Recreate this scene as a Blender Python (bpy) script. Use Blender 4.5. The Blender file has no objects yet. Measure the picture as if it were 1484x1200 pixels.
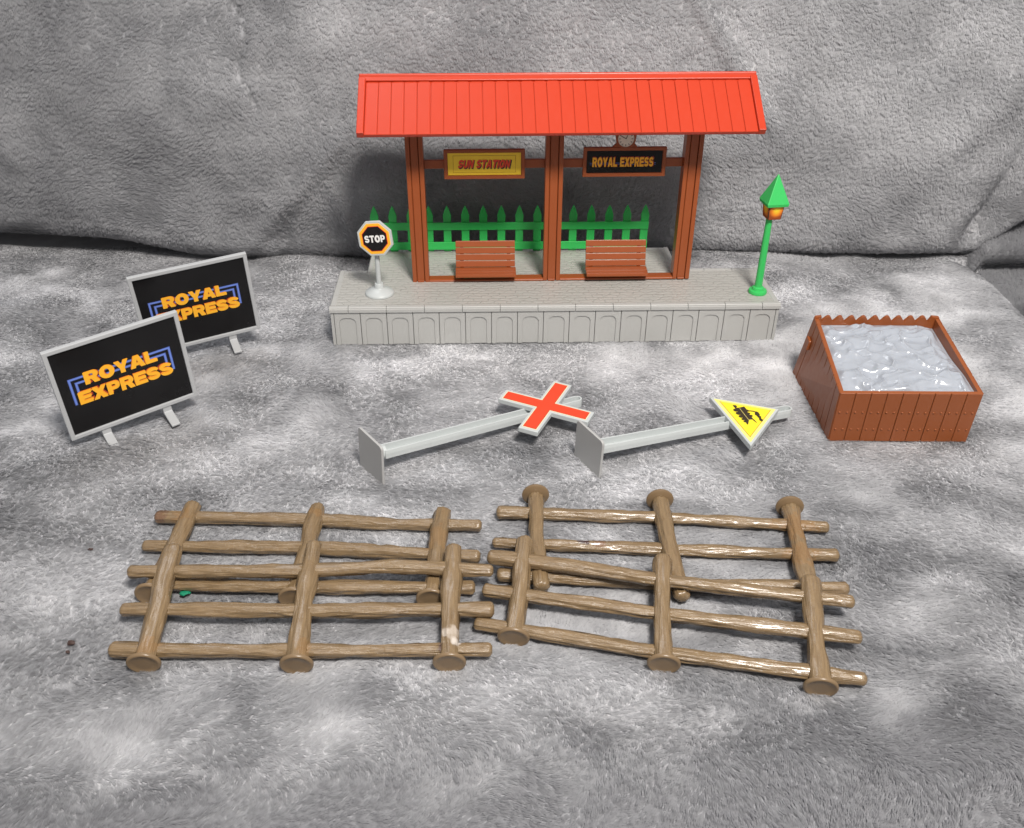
import bpy, bmesh, math, random
import numpy as np
from mathutils import Vector, Matrix, Euler
from mathutils.geometry import tessellate_polygon

S = 0.01                     # everything below is written in centimetres
C = bpy.context.scene
COL = C.collection
random.seed(7)
rng = np.random.default_rng(11)

# ------------------------------------------------------------------ camera
cam_d = bpy.data.cameras.new("camera")
cam = bpy.data.objects.new("camera", cam_d)
COL.objects.link(cam)
C.camera = cam
cam_d.sensor_width = 36.0
cam_d.lens = 36.0 * 1343.8 / 1484.0
cam_d.clip_start = 0.02
cam_d.clip_end = 50
PITCH, YAW, ROLL = 0.5701, 0.0408, 0.0087
CAM = np.array([-6.206, -66.314, 35.819])
F_ = np.array([math.sin(YAW) * math.cos(PITCH), math.cos(YAW) * math.cos(PITCH), -math.sin(PITCH)])
R_ = np.array([math.cos(YAW), -math.sin(YAW), 0.0])
U_ = np.cross(R_, F_)
R2 = R_ * math.cos(ROLL) + U_ * math.sin(ROLL)
U2 = -R_ * math.sin(ROLL) + U_ * math.cos(ROLL)
m = Matrix((R2, U2, -F_)).transposed().to_4x4()
m.translation = Vector(CAM * S)
cam.matrix_world = m

# ------------------------------------------------------------------ light
C.view_settings.view_transform = 'Standard'
C.view_settings.look = 'None'
C.view_settings.gamma = 1.0
C.view_settings.exposure = 0.0
w = bpy.data.worlds.new("World")
C.world = w
w.use_nodes = True
nt = w.node_tree
bg = nt.nodes['Background']
tc = nt.nodes.new('ShaderNodeTexCoord')
sp = nt.nodes.new('ShaderNodeSeparateXYZ')
rp = nt.nodes.new('ShaderNodeValToRGB')
mr = nt.nodes.new('ShaderNodeMapRange')
mr.inputs[1].default_value = -1.0
mr.inputs[2].default_value = 1.0
nt.links.new(tc.outputs['Generated'], sp.inputs[0])
nt.links.new(sp.outputs['Z'], mr.inputs[0])
nt.links.new(mr.outputs[0], rp.inputs[0])
rp.color_ramp.elements[0].color = (0.26, 0.22, 0.19, 1)
rp.color_ramp.elements[1].color = (0.62, 0.63, 0.66, 1)
nt.links.new(rp.outputs[0], bg.inputs[0])
bg.inputs[1].default_value = 0.58


def area_light(name, loc, target, size, power, color):
    l = bpy.data.lights.new(name, 'AREA')
    l.shape = 'DISK'
    l.size = size * S
    l.energy = power
    l.color = color
    o = bpy.data.objects.new(name, l)
    COL.objects.link(o)
    o.location = Vector(loc) * S
    o.rotation_euler = (Vector(target) - Vector(loc)).to_track_quat('-Z', 'Y').to_euler()
    return o


area_light('ceiling_light', (20, -84, 118), (0, -5, 4), 29, 26.0, (1.0, 0.95, 0.89))
area_light('back_highlight_light', (-50, 60, 160), (0, -10, 0), 60, 5.0, (0.93, 0.96, 1.0))  # unseen soft light added high behind, sized for broad highlights


# ------------------------------------------------------------------ materials
def material(name, rgb, rough=0.4, var=0.06, bump=0.0, bscale=4.0, spec=0.5, coat=0.0, sss=0.0, vscale=0.6, custom=None):
    mt = bpy.data.materials.new(name)
    mt.use_nodes = True
    n = mt.node_tree
    b = n.nodes['Principled BSDF']
    b.inputs['Roughness'].default_value = rough
    b.inputs['Specular IOR Level'].default_value = spec
    b.inputs['Coat Weight'].default_value = coat
    b.inputs['Coat Roughness'].default_value = 0.12
    if sss:
        b.inputs['Subsurface Weight'].default_value = sss
        b.inputs['Subsurface Scale'].default_value = 0.003
        b.inputs['Subsurface Radius'].default_value = (1, 0.8, 0.6)
    t = n.nodes.new('ShaderNodeTexCoord')
    mp = n.nodes.new('ShaderNodeMapping')
    mp.inputs['Scale'].default_value = (100, 100, 100)
    n.links.new(t.outputs['Object'], mp.inputs[0])
    nz = n.nodes.new('ShaderNodeTexNoise')
    nz.inputs['Scale'].default_value = vscale
    nz.inputs['Detail'].default_value = 5
    n.links.new(mp.outputs[0], nz.inputs['Vector'])
    mx = n.nodes.new('ShaderNodeMix')
    mx.data_type = 'RGBA'
    mx.inputs[6].default_value = (*[c * (1 - var) for c in rgb], 1)
    mx.inputs[7].default_value = (*[min(1, c * (1 + var) + var * .02) for c in rgb], 1)
    n.links.new(nz.outputs['Fac'], mx.inputs[0])
    n.links.new(mx.outputs[2], b.inputs['Base Color'])
    # faint handling marks in the gloss
    n2 = n.nodes.new('ShaderNodeTexNoise')
    n2.inputs['Scale'].default_value = 2.3
    n2.inputs['Detail'].default_value = 6
    n.links.new(mp.outputs[0], n2.inputs['Vector'])
    r = n.nodes.new('ShaderNodeMapRange')
    r.inputs[3].default_value = max(0.02, rough - 0.08)
    r.inputs[4].default_value = rough + 0.10
    n.links.new(n2.outputs['Fac'], r.inputs[0])
    n.links.new(r.outputs[0], b.inputs['Roughness'])
    if bump:
        n3 = n.nodes.new('ShaderNodeTexNoise')
        n3.inputs['Scale'].default_value = bscale
        n3.inputs['Detail'].default_value = 4
        n.links.new(mp.outputs[0], n3.inputs['Vector'])
        bp = n.nodes.new('ShaderNodeBump')
        bp.inputs['Strength'].default_value = 1.0
        bp.inputs['Distance'].default_value = bump * S
        n.links.new(n3.outputs['Fac'], bp.inputs['Height'])
        n.links.new(bp.outputs[0], b.inputs['Normal'])
    if custom:
        custom(n, b, mp, mx)
    return mt


def cobble(n, b, mp, mx):
    # low moulded paving relief: short staggered setts with wavy edges
    wv = n.nodes.new('ShaderNodeTexNoise')
    wv.inputs['Scale'].default_value = 1.6
    wv.inputs['Detail'].default_value = 2
    n.links.new(mp.outputs[0], wv.inputs['Vector'])
    ad = n.nodes.new('ShaderNodeVectorMath')
    ad.operation = 'MULTIPLY_ADD'
    ad.inputs[1].default_value = (1.1, .55, 0)
    n.links.new(wv.outputs['Color'], ad.inputs[0])
    n.links.new(mp.outputs[0], ad.inputs[2])
    br = n.nodes.new('ShaderNodeTexBrick')
    br.inputs['Scale'].default_value = 1.0
    br.inputs['Mortar Size'].default_value = 0.09
    br.inputs['Mortar Smooth'].default_value = 1.0
    br.inputs['Brick Width'].default_value = 1.0
    br.inputs['Row Height'].default_value = 0.48
    br.inputs['Color1'].default_value = (1, 1, 1, 1)
    br.inputs['Color2'].default_value = (.6, .6, .6, 1)
    br.inputs['Mortar'].default_value = (0, 0, 0, 1)
    n.links.new(ad.outputs[0], br.inputs['Vector'])
    ns = n.nodes.new('ShaderNodeTexNoise')
    ns.inputs['Scale'].default_value = 3.5
    n.links.new(mp.outputs[0], ns.inputs['Vector'])
    sm = n.nodes.new('ShaderNodeMath')
    sm.operation = 'MULTIPLY_ADD'
    sm.inputs[1].default_value = 0.8
    n.links.new(ns.outputs['Fac'], sm.inputs[0])
    n.links.new(br.outputs['Color'], sm.inputs[2])
    bp = n.nodes.new('ShaderNodeBump')
    bp.inputs['Strength'].default_value = 1.0
    bp.inputs['Distance'].default_value = 0.04 * S
    n.links.new(sm.outputs[0], bp.inputs['Height'])
    n.links.new(bp.outputs[0], b.inputs['Normal'])


def bark(n, b, mp, mx):
    # fine grain running along the log plus waxy wear
    mp2 = n.nodes.new('ShaderNodeAttribute')
    mp2.attribute_name = 'grain'
    ns = n.nodes.new('ShaderNodeTexNoise')
    ns.inputs['Scale'].default_value = 1.0
    ns.inputs['Detail'].default_value = 5
    n.links.new(mp2.outputs['Vector'], ns.inputs['Vector'])
    bp = n.nodes.new('ShaderNodeBump')
    bp.inputs['Strength'].default_value = 1.0
    bp.inputs['Distance'].default_value = 0.05 * S
    n.links.new(ns.outputs['Fac'], bp.inputs['Height'])
    n.links.new(bp.outputs[0], b.inputs['Normal'])
    r = n.nodes.new('ShaderNodeValToRGB')
    r.color_ramp.elements[0].position = .35
    r.color_ramp.elements[0].color = (.84, .81, .78, 1)
    r.color_ramp.elements[1].position = .62
    r.color_ramp.elements[1].color = (1.1, 1.08, 1.04, 1)
    n.links.new(ns.outputs['Fac'], r.inputs[0])
    mm = n.nodes.new('ShaderNodeMix')
    mm.data_type = 'RGBA'
    mm.blend_type = 'MULTIPLY'
    mm.inputs[0].default_value = 1
    n.links.new(mx.outputs[2], mm.inputs[6])
    n.links.new(r.outputs[0], mm.inputs[7])
    am = n.nodes.new('ShaderNodeAttribute')
    am.attribute_name = 'mark'
    aw = n.nodes.new('ShaderNodeAttribute')
    aw.attribute_name = 'markw'
    m2 = n.nodes.new('ShaderNodeMix')
    m2.data_type = 'RGBA'
    n.links.new(aw.outputs['Fac'], m2.inputs[0])
    n.links.new(mm.outputs[2], m2.inputs[6])
    n.links.new(am.outputs['Color'], m2.inputs[7])
    n.links.new(m2.outputs[2], b.inputs['Base Color'])


def attr_color(n, b, mp, mx):
    a = n.nodes.new('ShaderNodeAttribute')
    a.attribute_name = 'tone'
    n.links.new(a.outputs['Color'], b.inputs['Base Color'])


M = dict(
    deck=material('platform_plastic_deck', (.425, .42, .395), .34, .04, custom=cobble),
    stone=material('platform_plastic', (.435, .435, .42), .45, .03, bump=.004),
    brown=material('brown_plastic', (.31, .074, .02), .33, .05, bump=.004, spec=.5),
    brown_box=material('brown_crate_plastic', (.275, .074, .018), .38, .06, bump=.006),
    red=material('red_plastic', (.53, .042, .011), .36, .07, bump=.006, bscale=2.0, vscale=.35),
    green=material('green_plastic', (.035, .54, .11), .35, .05, bump=.004, sss=.1),
    lightgreen=material('lamp_green_plastic', (.045, .52, .12), .33, .03, bump=.003, sss=.1),
    grey=material('grey_plastic', (.50, .53, .53), .38, .03, bump=.004),
    greydull=material('dull_grey_plastic', (.40, .40, .395), .5, .04, bump=.004),
    bill=material('billboard_plastic', (.44, .45, .46), .4, .03, bump=.004),
    log=material('log_plastic', (.215, .148, .08), .27, .10, spec=.6, coat=.35, custom=bark),
    logdisc=material('log_foot_plastic', (.205, .138, .076), .30, .10, bump=.008, spec=.5),
    goo=material('moulded_pale_plastic', (.36, .385, .43), .16, .05, spec=.8, sss=.1),
    black=material('black_sticker', (.008, .0075, .008), .16, .1, spec=.28),
    yellow=material('yellow_sticker', (.95, .66, .04), .4, .02),
    vyellow=material('bright_yellow_sticker', (.90, .72, .03), .4, .02),
    paleyellow=material('pale_yellow_border', (.90, .76, .22), .4, .02),
    orange=material('orange_print', (.90, .33, .02), .4, .02),
    letter=material('yellow_orange_print', (.98, .47, .025), .35, .03),
    redprint=material('dark_red_print', (.36, .03, .015), .4, .05),
    crossred=material('red_orange_sticker', (.78, .06, .022), .42, .02),
    blue=material('blue_neon_print', (.085, .14, .46), .35, .05),
    blue2=material('light_blue_neon_print', (.16, .25, .68), .35, .05),
    white=material('white_print', (.82, .82, .80), .4, .02),
    cream=material('cream_print', (.80, .66, .42), .4, .02),
    clock=material('clock_face_print', (.80, .74, .62), .4, .03),
    ink=material('dark_ink', (.035, .022, .012), .4, .1),
    shadeink=material('brown_line_print', (.45, .22, .01), .4, .1),
    crumb=material('dark_crumb', (.05, .025, .02), .6, .2),
    scrap=material('green_scrap', (.01, .22, .12), .4, .2),
    scuff=material('pale_scuff', (.62, .58, .54), .6, .2, bump=.02, bscale=14),
    stain=material('dark_stain', (.035, .015, .02), .5, .2, bump=.02, bscale=14),
    rust=material('amber_stain', (.34, .15, .03), .35, .2),
    cloth=material('blanket_backing', (.24, .24, .25), .95, .05, spec=.1, custom=attr_color),
    pile=material('plush_pile', (.3, .3, .3), 0.85, .05, spec=.05, custom=attr_color),
)
_n = M['pile'].node_tree
_pb = _n.nodes['Principled BSDF']
_tl = _n.nodes.new('ShaderNodeBsdfTranslucent')
_mx = _n.nodes.new('ShaderNodeMixShader')
_mx.inputs[0].default_value = .48
_n.links.new(next(x for x in _n.nodes if x.type == 'ATTRIBUTE').outputs['Color'], _tl.inputs['Color'])
_n.links.new(_pb.outputs[0], _mx.inputs[1])
_n.links.new(_tl.outputs[0], _mx.inputs[2])
_n.links.new(_mx.outputs[0], next(x for x in _n.nodes if x.type == 'OUTPUT_MATERIAL').inputs['Surface'])
M['pile'].node_tree.nodes['Principled BSDF'].inputs['Sheen Weight'].default_value = .25
M['pile'].node_tree.nodes['Principled BSDF'].inputs['Sheen Roughness'].default_value = .5


def lamp_print(n, b, mp, mx):
    # printed lantern picture: yellow glow in the middle running to orange-brown at the rim (flat print)
    a = n.nodes.new('ShaderNodeAttribute')
    a.attribute_name = 'print'
    r = n.nodes.new('ShaderNodeValToRGB')
    e = r.color_ramp.elements
    e[0].position, e[0].color = 0.0, (.95, .72, .04, 1)
    e[1].position, e[1].color = 1.0, (.30, .06, .015, 1)
    k = e.new(.28)
    k.color = (.95, .55, .03, 1)
    k = e.new(.62)
    k.color = (.85, .24, .02, 1)
    n.links.new(a.outputs['Fac'], r.inputs[0])
    n.links.new(r.outputs[0], b.inputs['Base Color'])


M['lantern'] = material('lantern_print', (.9, .4, .02), .35, .02, custom=lamp_print)


# ------------------------------------------------------------------ mesh helpers
def make_mesh(name, verts, faces, mat, smooth=False):
    me = bpy.data.meshes.new(name)
    me.from_pydata([(v[0] * S, v[1] * S, v[2] * S) for v in verts], [], faces)
    me.materials.append(mat)
    if smooth:
        me.polygons.foreach_set('use_smooth', [True] * len(me.polygons))
    me.validate()
    me.update()
    return me


def link(name, me, parent=None, loc=(0, 0, 0), rot=(0, 0, 0), bevel=0.0, seg=1, label=None, kind=None):
    o = bpy.data.objects.new(name, me)
    COL.objects.link(o)
    o.location = Vector(loc) * S
    o.rotation_euler = rot
    if parent:
        o.parent = parent
    if bevel:
        b = o.modifiers.new('bevel', 'BEVEL')
        b.width = bevel * S
        b.segments = seg
        b.limit_method = 'ANGLE'
        b.angle_limit = math.radians(35)
        b.harden_normals = False
    if label:
        o['label'] = label
    if kind:
        o['kind'] = kind
    return o


def empty(name, loc, rot, label, cat, group=None):
    o = bpy.data.objects.new(name, None)
    COL.objects.link(o)
    o.empty_display_size = .01
    o.location = Vector(loc) * S
    o.rotation_euler = rot
    tag(o, label, cat, group)
    return o


def tag(o, label, cat, group=None):
    o['label'] = label
    o['category'] = cat
    if group:
        o['group'] = group


class MB:
    def __init__(s):
        s.v = []
        s.f = []

    def add(s, v, f):
        k = len(s.v)
        s.v += [tuple(p) for p in v]
        s.f += [tuple(i + k for i in q) for q in f]
        return s

    def box(s, x0, x1, y0, y1, z0, z1):
        return s.add([(x0, y0, z0), (x1, y0, z0), (x1, y1, z0), (x0, y1, z0), (x0, y0, z1), (x1, y0, z1), (x1, y1, z1), (x0, y1, z1)],
                     [(0, 3, 2, 1), (4, 5, 6, 7), (0, 1, 5, 4), (1, 2, 6, 5), (2, 3, 7, 6), (3, 0, 4, 7)])

    def prism_y(s, pts, y0, y1):
        """outline in x,z (counter-clockwise seen from the front, -y) extruded from y0 (front) to y1 (back)"""
        n = len(pts)
        v = [(p[0], y0, p[1]) for p in pts] + [(p[0], y1, p[1]) for p in pts]
        return s.add(v, [tuple(range(n)), tuple(range(2 * n - 1, n - 1, -1))] + [(i, i + n, (i + 1) % n + n, (i + 1) % n) for i in range(n)])

    def prism_x(s, pts, x0, x1):
        n = len(pts)
        v = [(x0, p[0], p[1]) for p in pts] + [(x1, p[0], p[1]) for p in pts]
        return s.add(v, [tuple(range(n - 1, -1, -1)), tuple(range(n, 2 * n))] + [(i, (i + 1) % n, (i + 1) % n + n, i + n) for i in range(n)])

    def prism_z(s, pts, z0, z1):
        n = len(pts)
        v = [(p[0], p[1], z0) for p in pts] + [(p[0], p[1], z1) for p in pts]
        return s.add(v, [tuple(range(n - 1, -1, -1)), tuple(range(n, 2 * n))] + [(i, (i + 1) % n, (i + 1) % n + n, i + n) for i in range(n)])

    def frame_y(s, outer, inner, y0, y1):
        """ring between two outlines with the same vertex count (x,z), extruded y0..y1"""
        n = len(outer)
        v = [(p[0], y0, p[1]) for p in outer] + [(p[0], y0, p[1]) for p in inner] + [(p[0], y1, p[1]) for p in outer] + [(p[0], y1, p[1]) for p in inner]
        f = []
        for i in range(n):
            j = (i + 1) % n
            f += [(i, j, n + j, n + i), (2 * n + i, 3 * n + i, 3 * n + j, 2 * n + j), (i, 2 * n + i, 2 * n + j, j), (n + i, n + j, 3 * n + j, 3 * n + i)]
        return s.add(v, f)

    def lathe(s, prof, n=32, cx=0, cy=0):
        v = []
        for r, z in prof:
            for i in range(n):
                a = 2 * math.pi * i / n
                v.append((cx + r * math.cos(a), cy + r * math.sin(a), z))
        k = len(prof)
        f = []
        for j in range(k - 1):
            for i in range(n):
                i2 = (i + 1) % n
                f.append((j * n + i, j * n + i2, (j + 1) * n + i2, (j + 1) * n + i))
        f.append(tuple(range(n - 1, -1, -1)))
        f.append(tuple((k - 1) * n + i for i in range(n)))
        return s.add(v, f)

    def build(s, name, mat, parent=None, loc=(0, 0, 0), rot=(0, 0, 0), bevel=0.0, seg=1, smooth=False, label=None):
        me = make_mesh(name, s.v, s.f, mat, smooth)
        return link(name, me, parent, loc, rot, bevel, seg, label)


def auto_smooth(o, deg=40):
    me = o.data
    me.polygons.foreach_set('use_smooth', [True] * len(me.polygons))
    me.set_sharp_from_angle(angle=math.radians(deg))


def rrect(x0, x1, z0, z1, r, n=4):
    out = []
    for cx, cz, a0 in ((x1 - r, z0 + r, -90), (x1 - r, z1 - r, 0), (x0 + r, z1 - r, 90), (x0 + r, z0 + r, 180)):
        for i in range(n + 1):
            a = math.radians(a0 + 90 * i / n)
            out.append((cx + r * math.cos(a), cz + r * math.sin(a)))
    return out


def _arc(cx, cy, rx, ry_, a0, a1, n=8):
    return [(cx + rx * math.cos(math.radians(a0 + (a1 - a0) * i / n)), cy + ry_ * math.sin(math.radians(a0 + (a1 - a0) * i / n))) for i in range(n + 1)]


def _stroke(pts, th):
    l, r = [], []
    for i, p in enumerate(pts):
        a = Vector(pts[max(0, i - 1)])
        b = Vector(pts[min(len(pts) - 1, i + 1)])
        d = (b - a).normalized()
        n_ = Vector((-d.y, d.x)) * th / 2
        l.append((p[0] + n_.x, p[1] + n_.y))
        r.append((p[0] - n_.x, p[1] - n_.y))
    return l + r[::-1]


_S = _arc(.52, .70, .36, .185, 15, 90, 4) + _arc(.48, .70, .345, .185, 90, 250, 9) + _arc(.52, .31, .345, .185, 70, -90, 9) + _arc(.48, .31, .36, .185, -90, -168, 4)
# heavy grotesque capitals: width, outline, hole
GL = {
    'E': (.92, [(0, 0), (1, 0), (1, .24), (.34, .24), (.34, .39), (.93, .39), (.93, .61), (.34, .61), (.34, .76), (1, .76), (1, 1), (0, 1)], None),
    'X': (1.05, [(0, 0), (.37, 0), (.5, .25), (.63, 0), (1, 0), (.69, .5), (1, 1), (.63, 1), (.5, .75), (.37, 1), (0, 1), (.31, .5)], None),
    'P': (.92, [(0, 0), (.35, 0), (.35, .33)] + _arc(.62, .665, .38, .335, -90, 90) + [(0, 1)], [(.35, .56)] + _arc(.56, .67, .10, .11, -90, 90, 5) + [(.35, .78)]),
    'R': (1.0, [(0, 0), (.33, 0), (.33, .36), (.45, .36), (.62, 0), (1, 0), (.80, .40)] + _arc(.62, .69, .36, .31, -50, 90) + [(0, 1)], [(.33, .58)] + _arc(.56, .68, .09, .10, -90, 90, 5) + [(.33, .78)]),
    'S': (.95, _stroke(_S, .25), None),
    'O': (1.08, _arc(.5, .5, .5, .53, 0, 345, 23), _arc(.5, .5, .17, .25, 0, 340, 17)),
    'Y': (1.02, [(.33, 0), (.67, 0), (.67, .37), (1, 1), (.65, 1), (.5, .66), (.35, 1), (0, 1), (.33, .37)], None),
    'A': (1.08, [(0, 0), (.32, 0), (.37, .18), (.63, .18), (.68, 0), (1, 0), (.68, 1), (.32, 1)], [(.43, .38), (.57, .38), (.5, .68)]),
    'L': (.84, [(0, 0), (1, 0), (1, .26), (.38, .26), (.38, 1), (0, 1)], None),
    'T': (.92, [(.33, 0), (.67, 0), (.67, .75), (1, .75), (1, 1), (0, 1), (0, .75), (.33, .75)], None),
    'I': (.34, [(0, 0), (1, 0), (1, 1), (0, 1)], None),
    'N': (.98, [(0, 0), (.3, 0), (.3, .52), (.69, 0), (1, 0), (1, 1), (.7, 1), (.7, .48), (.31, 1), (0, 1)], None),
    'U': (.96, [(0, 1)] + _arc(.5, .36, .5, .38, 180, 360, 10) + [(1, 1), (.67, 1)] + _arc(.5, .38, .17, .15, 0, -180, 6) + [(.33, 1)], None),
    ' ': (.45, None, None),
}


def text_mesh(txt, width, height, shear=0.0, gap=.07, thin=0.0):
    tot = sum(GL[c_][0] for c_ in txt) + gap * (len(txt) - 1)
    V, Fc = [], []
    x = 0
    for c_ in txt:
        w_, out, hole = GL[c_]
        if out:
            loops = [out] + ([hole] if hole else [])
            pts = [p for l in loops for p in l]
            tr = tessellate_polygon([[Vector((p[0], p[1], 0)) for p in l] for l in loops])
            k = len(V)
            n_ = len(pts)
            for yy in (-1, 0):
                for p in pts:
                    xx = (x + p[0] * w_ + shear * (p[1] - .5)) / tot
                    V.append(((xx - .5) * width, yy, (p[1] - .5) * height))
            for t in tr:
                a, b, c2 = [Vector((*pts[i], 0)) for i in t]
                t = tuple(t) if (b - a).cross(c2 - a).z > 0 else (t[0], t[2], t[1])
                Fc.append(tuple(k + i for i in t))
            q = k
            for l in loops:
                m_ = len(l)
                for i in range(m_):
                    j = (i + 1) % m_
                    Fc.append((q + i, q + n_ + i, q + n_ + j, q + j))
                q += m_
        x += w_ + gap
    return V, Fc


def lettering(parent, txt, mat, cx, cz, y, width, height, t=.012, shear=0, name='lettering', warp=None, gap=.07):
    v, f = text_mesh(txt, width, height, shear, gap)
    v = [(p[0] + cx, y + p[1] * t, p[2] + cz) for p in v]
    if warp:
        v = [warp(p) for p in v]
    me = make_mesh(name, v, f, mat)
    return link(name, me, parent)


# ------------------------------------------------------------------ noise (numpy)
_T = rng.random((256, 256))


def vnoise(x, y, seed=0):
    x = np.asarray(x, float) + seed * 17.31
    y = np.asarray(y, float) + seed * 7.77
    xi = np.floor(x).astype(int)
    yi = np.floor(y).astype(int)
    fx = x - xi
    fy = y - yi
    fx = fx * fx * fx * (fx * (fx * 6 - 15) + 10)
    fy = fy * fy * fy * (fy * (fy * 6 - 15) + 10)
    a = _T[xi & 255, yi & 255]
    b = _T[(xi + 1) & 255, yi & 255]
    c = _T[xi & 255, (yi + 1) & 255]
    d = _T[(xi + 1) & 255, (yi + 1) & 255]
    return (a * (1 - fx) + b * fx) * (1 - fy) + (c * (1 - fx) + d * fx) * fy


def fbm(x, y, seed=0, o=4):
    s = 0
    a = .5
    t = 0
    for i in range(o):
        s = s + a * vnoise(x * 2 ** i, y * 2 ** i, seed + i * 3)
        t += a
        a *= .5
    return s / t


def sstep(a, b, x):
    t = np.clip((x - a) / (b - a), 0, 1)
    return t * t * (3 - 2 * t)


# ------------------------------------------------------------------ the blankets
# footprints that press the cloth flat
PADS = [(-19, 19, -1, 12.5), (16, 29, -16, -3), (-27, -4, -35, -20), (-7, 16, -37, -20)]


def floor_z(x, y):
    z = (fbm(x / 13, y / 11, 2, 3) - .5) * 2.4
    flat = np.zeros_like(z)
    for a, b, c, d in PADS:
        mm = sstep(a - 4, a, x) * (1 - sstep(b, b + 4, x)) * sstep(c - 3, c, y) * (1 - sstep(d, d + 4, y))
        flat = np.maximum(flat, mm)
    flat = np.maximum(flat, sstep(-44, -38, x) * (1 - sstep(-24, -18, x)) * sstep(-18, -12, y) * (1 - sstep(10, 15, y)) * .7)
    flat = np.maximum(flat, sstep(-17, -14, x) * (1 - sstep(18, 20, x)) * sstep(-22, -18, y) * (1 - sstep(-1, 2, y)) * .75)
    z = z * (1 - .9 * flat) * .8 - .08
    z = z + .55 * np.exp(-((y - (-22 - .5 * (x + 40))) / 2.2) ** 2) * sstep(-30, -36, x)
    z = z + .5 * np.exp(-((x - (31 + .35 * y)) / 2.5) ** 2) * sstep(-12, -18, y)
    z = z + .6 * np.exp(-((y + 39.5 + .12 * x) / 2.0) ** 2) * sstep(-20, -8, x)
    # a soft ridge running off to the left, an edge rolling away at the front and at the right
    z = z + 1.1 * np.exp(-((y - (4 + .25 * (x + 50))) / 3.0) ** 2) * sstep(-38, -48, x)
    z = z - 0.022 * np.clip(-36.5 - y, 0, 99) ** 2  # front drop kept steep to help darken the foreground
    xe = 39.2 + .9 * sstep(17, 13, y) + 6.5 * sstep(16.8, 19, y)
    d = np.clip(x - xe, 0, 99)
    z = z - d * d / 7.0
    z = z - .35 * sstep(15, 19, y)
    return z


def floor_P(u, v):
    return np.stack([u, v, floor_z(u, v)], -1)


def wall_base(x):
    y0 = 17.5 + .5 * np.sin(x * .11 + .4) + 1.2 * sstep(-30, -44, x)
    zb = .15 + .17 * np.clip(-33 - x, 0, 8) + .10 * np.clip(-41 - x, 0, 99) * .5 + .72 * np.clip(x - 42.4, 0, 10) - .35
    return y0, zb


def wall_P(u, v):
    """v = arc length: 0 under the cushion, then round the bottom roll and up"""
    y0, zb = wall_base(u)
    r = 2.3
    L1 = 5.0
    La = r * math.pi / 2 * 1.05
    ang = np.clip((v - L1) / r, 0, 1.60)
    up = np.clip(v - L1 - La, 0, 99)
    y = y0 + r + np.clip(L1 - v, 0, 19) - r * np.sin(ang)
    z = zb + r - r * np.cos(ang)
    z = z + up * .992
    y = y + up * .11 - 2.0 * np.sin(np.clip(up / 22, 0, 1) * math.pi)
    # wrinkles and creases
    k = sstep(4, 9, v)
    y = y - k * ((fbm(u / 9, v / 8, 21, 3) - .5) * 2.0)
    y = y + k * .3 * np.exp(-((u + 25.0 + .05 * v + .5 * np.sin(v * 1.1)) / .5) ** 2) * sstep(18, 22, v)
    d = (u + 27 - (v - 9) * .9) / 1.3
    y = y - k * .7 * np.exp(-d * d) * sstep(5, 9, v) * sstep(24, 14, v)
    d = (u - 17 - (v - 24) * -.7) / .9
    y = y - k * .6 * np.exp(-d * d) * sstep(17, 21, v)
    d = (u + 17.5 - (v - 9) * -.35) / .9
    y = y - k * .5 * np.exp(-d * d) * sstep(20, 12, v)
    d = (u - 41.2 - (v - 7) * .28) / 1.1
    y = y + 1.3 * np.exp(-d * d) * sstep(22, 10, v) * sstep(7, 10, v)
    d = (u - 30 - (v - 10) * .9) / 2.2
    y = y - k * .5 * np.exp(-d * d)
    return np.stack([u, y, z], -1)


_side = np.array([(24, 11), (20.5, 8.5), (18.6, 6.6), (18.2, 5.0), (19.2, 3.9), (21.0, 3.2), (19.6, 2.6), (17.0, 2.0), (16.2, .6), (17.0, -.6), (18.4, -1.2),
                  (16.4, -1.8), (13.6, -2.6), (12.6, -4.0), (13.2, -5.4), (11, -6.2), (6, -7.2), (-4, -8.0), (-16, -8.6)])
_sl = np.concatenate([[0], np.cumsum(np.hypot(*np.diff(_side, axis=0).T))])


def side_P(u, v):
    v = 46 - v
    vv = v + .25 * (u - 45) + 1.2 * (vnoise(u / 5, v / 6, 5) - .5)
    y = np.interp(vv, _sl, _side[:, 0])
    z = np.interp(vv, _sl, _side[:, 1])
    for e in (.5, 1.0):
        y = y * .5 + .25 * (np.interp(vv + e, _sl, _side[:, 0]) + np.interp(vv - e, _sl, _side[:, 0]))
        z = z * .5 + .25 * (np.interp(vv + e, _sl, _side[:, 1]) + np.interp(vv - e, _sl, _side[:, 1]))
    return np.stack([u, y, z - .3 - 3.5 * sstep(43.6, 41.4, u) * (z < 8)], -1)


def frame_of(P, u, v, e=.05):
    p = P(u, v)
    tu = P(u + e, v) - p
    tv = P(u, v + e) - p
    tu /= np.linalg.norm(tu, axis=1)[:, None]
    n = np.cross(tu, tv)
    n /= np.maximum(np.linalg.norm(n, axis=1), 1e-9)[:, None]
    tv = np.cross(n, tu)
    return p, tu, tv, n


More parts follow.
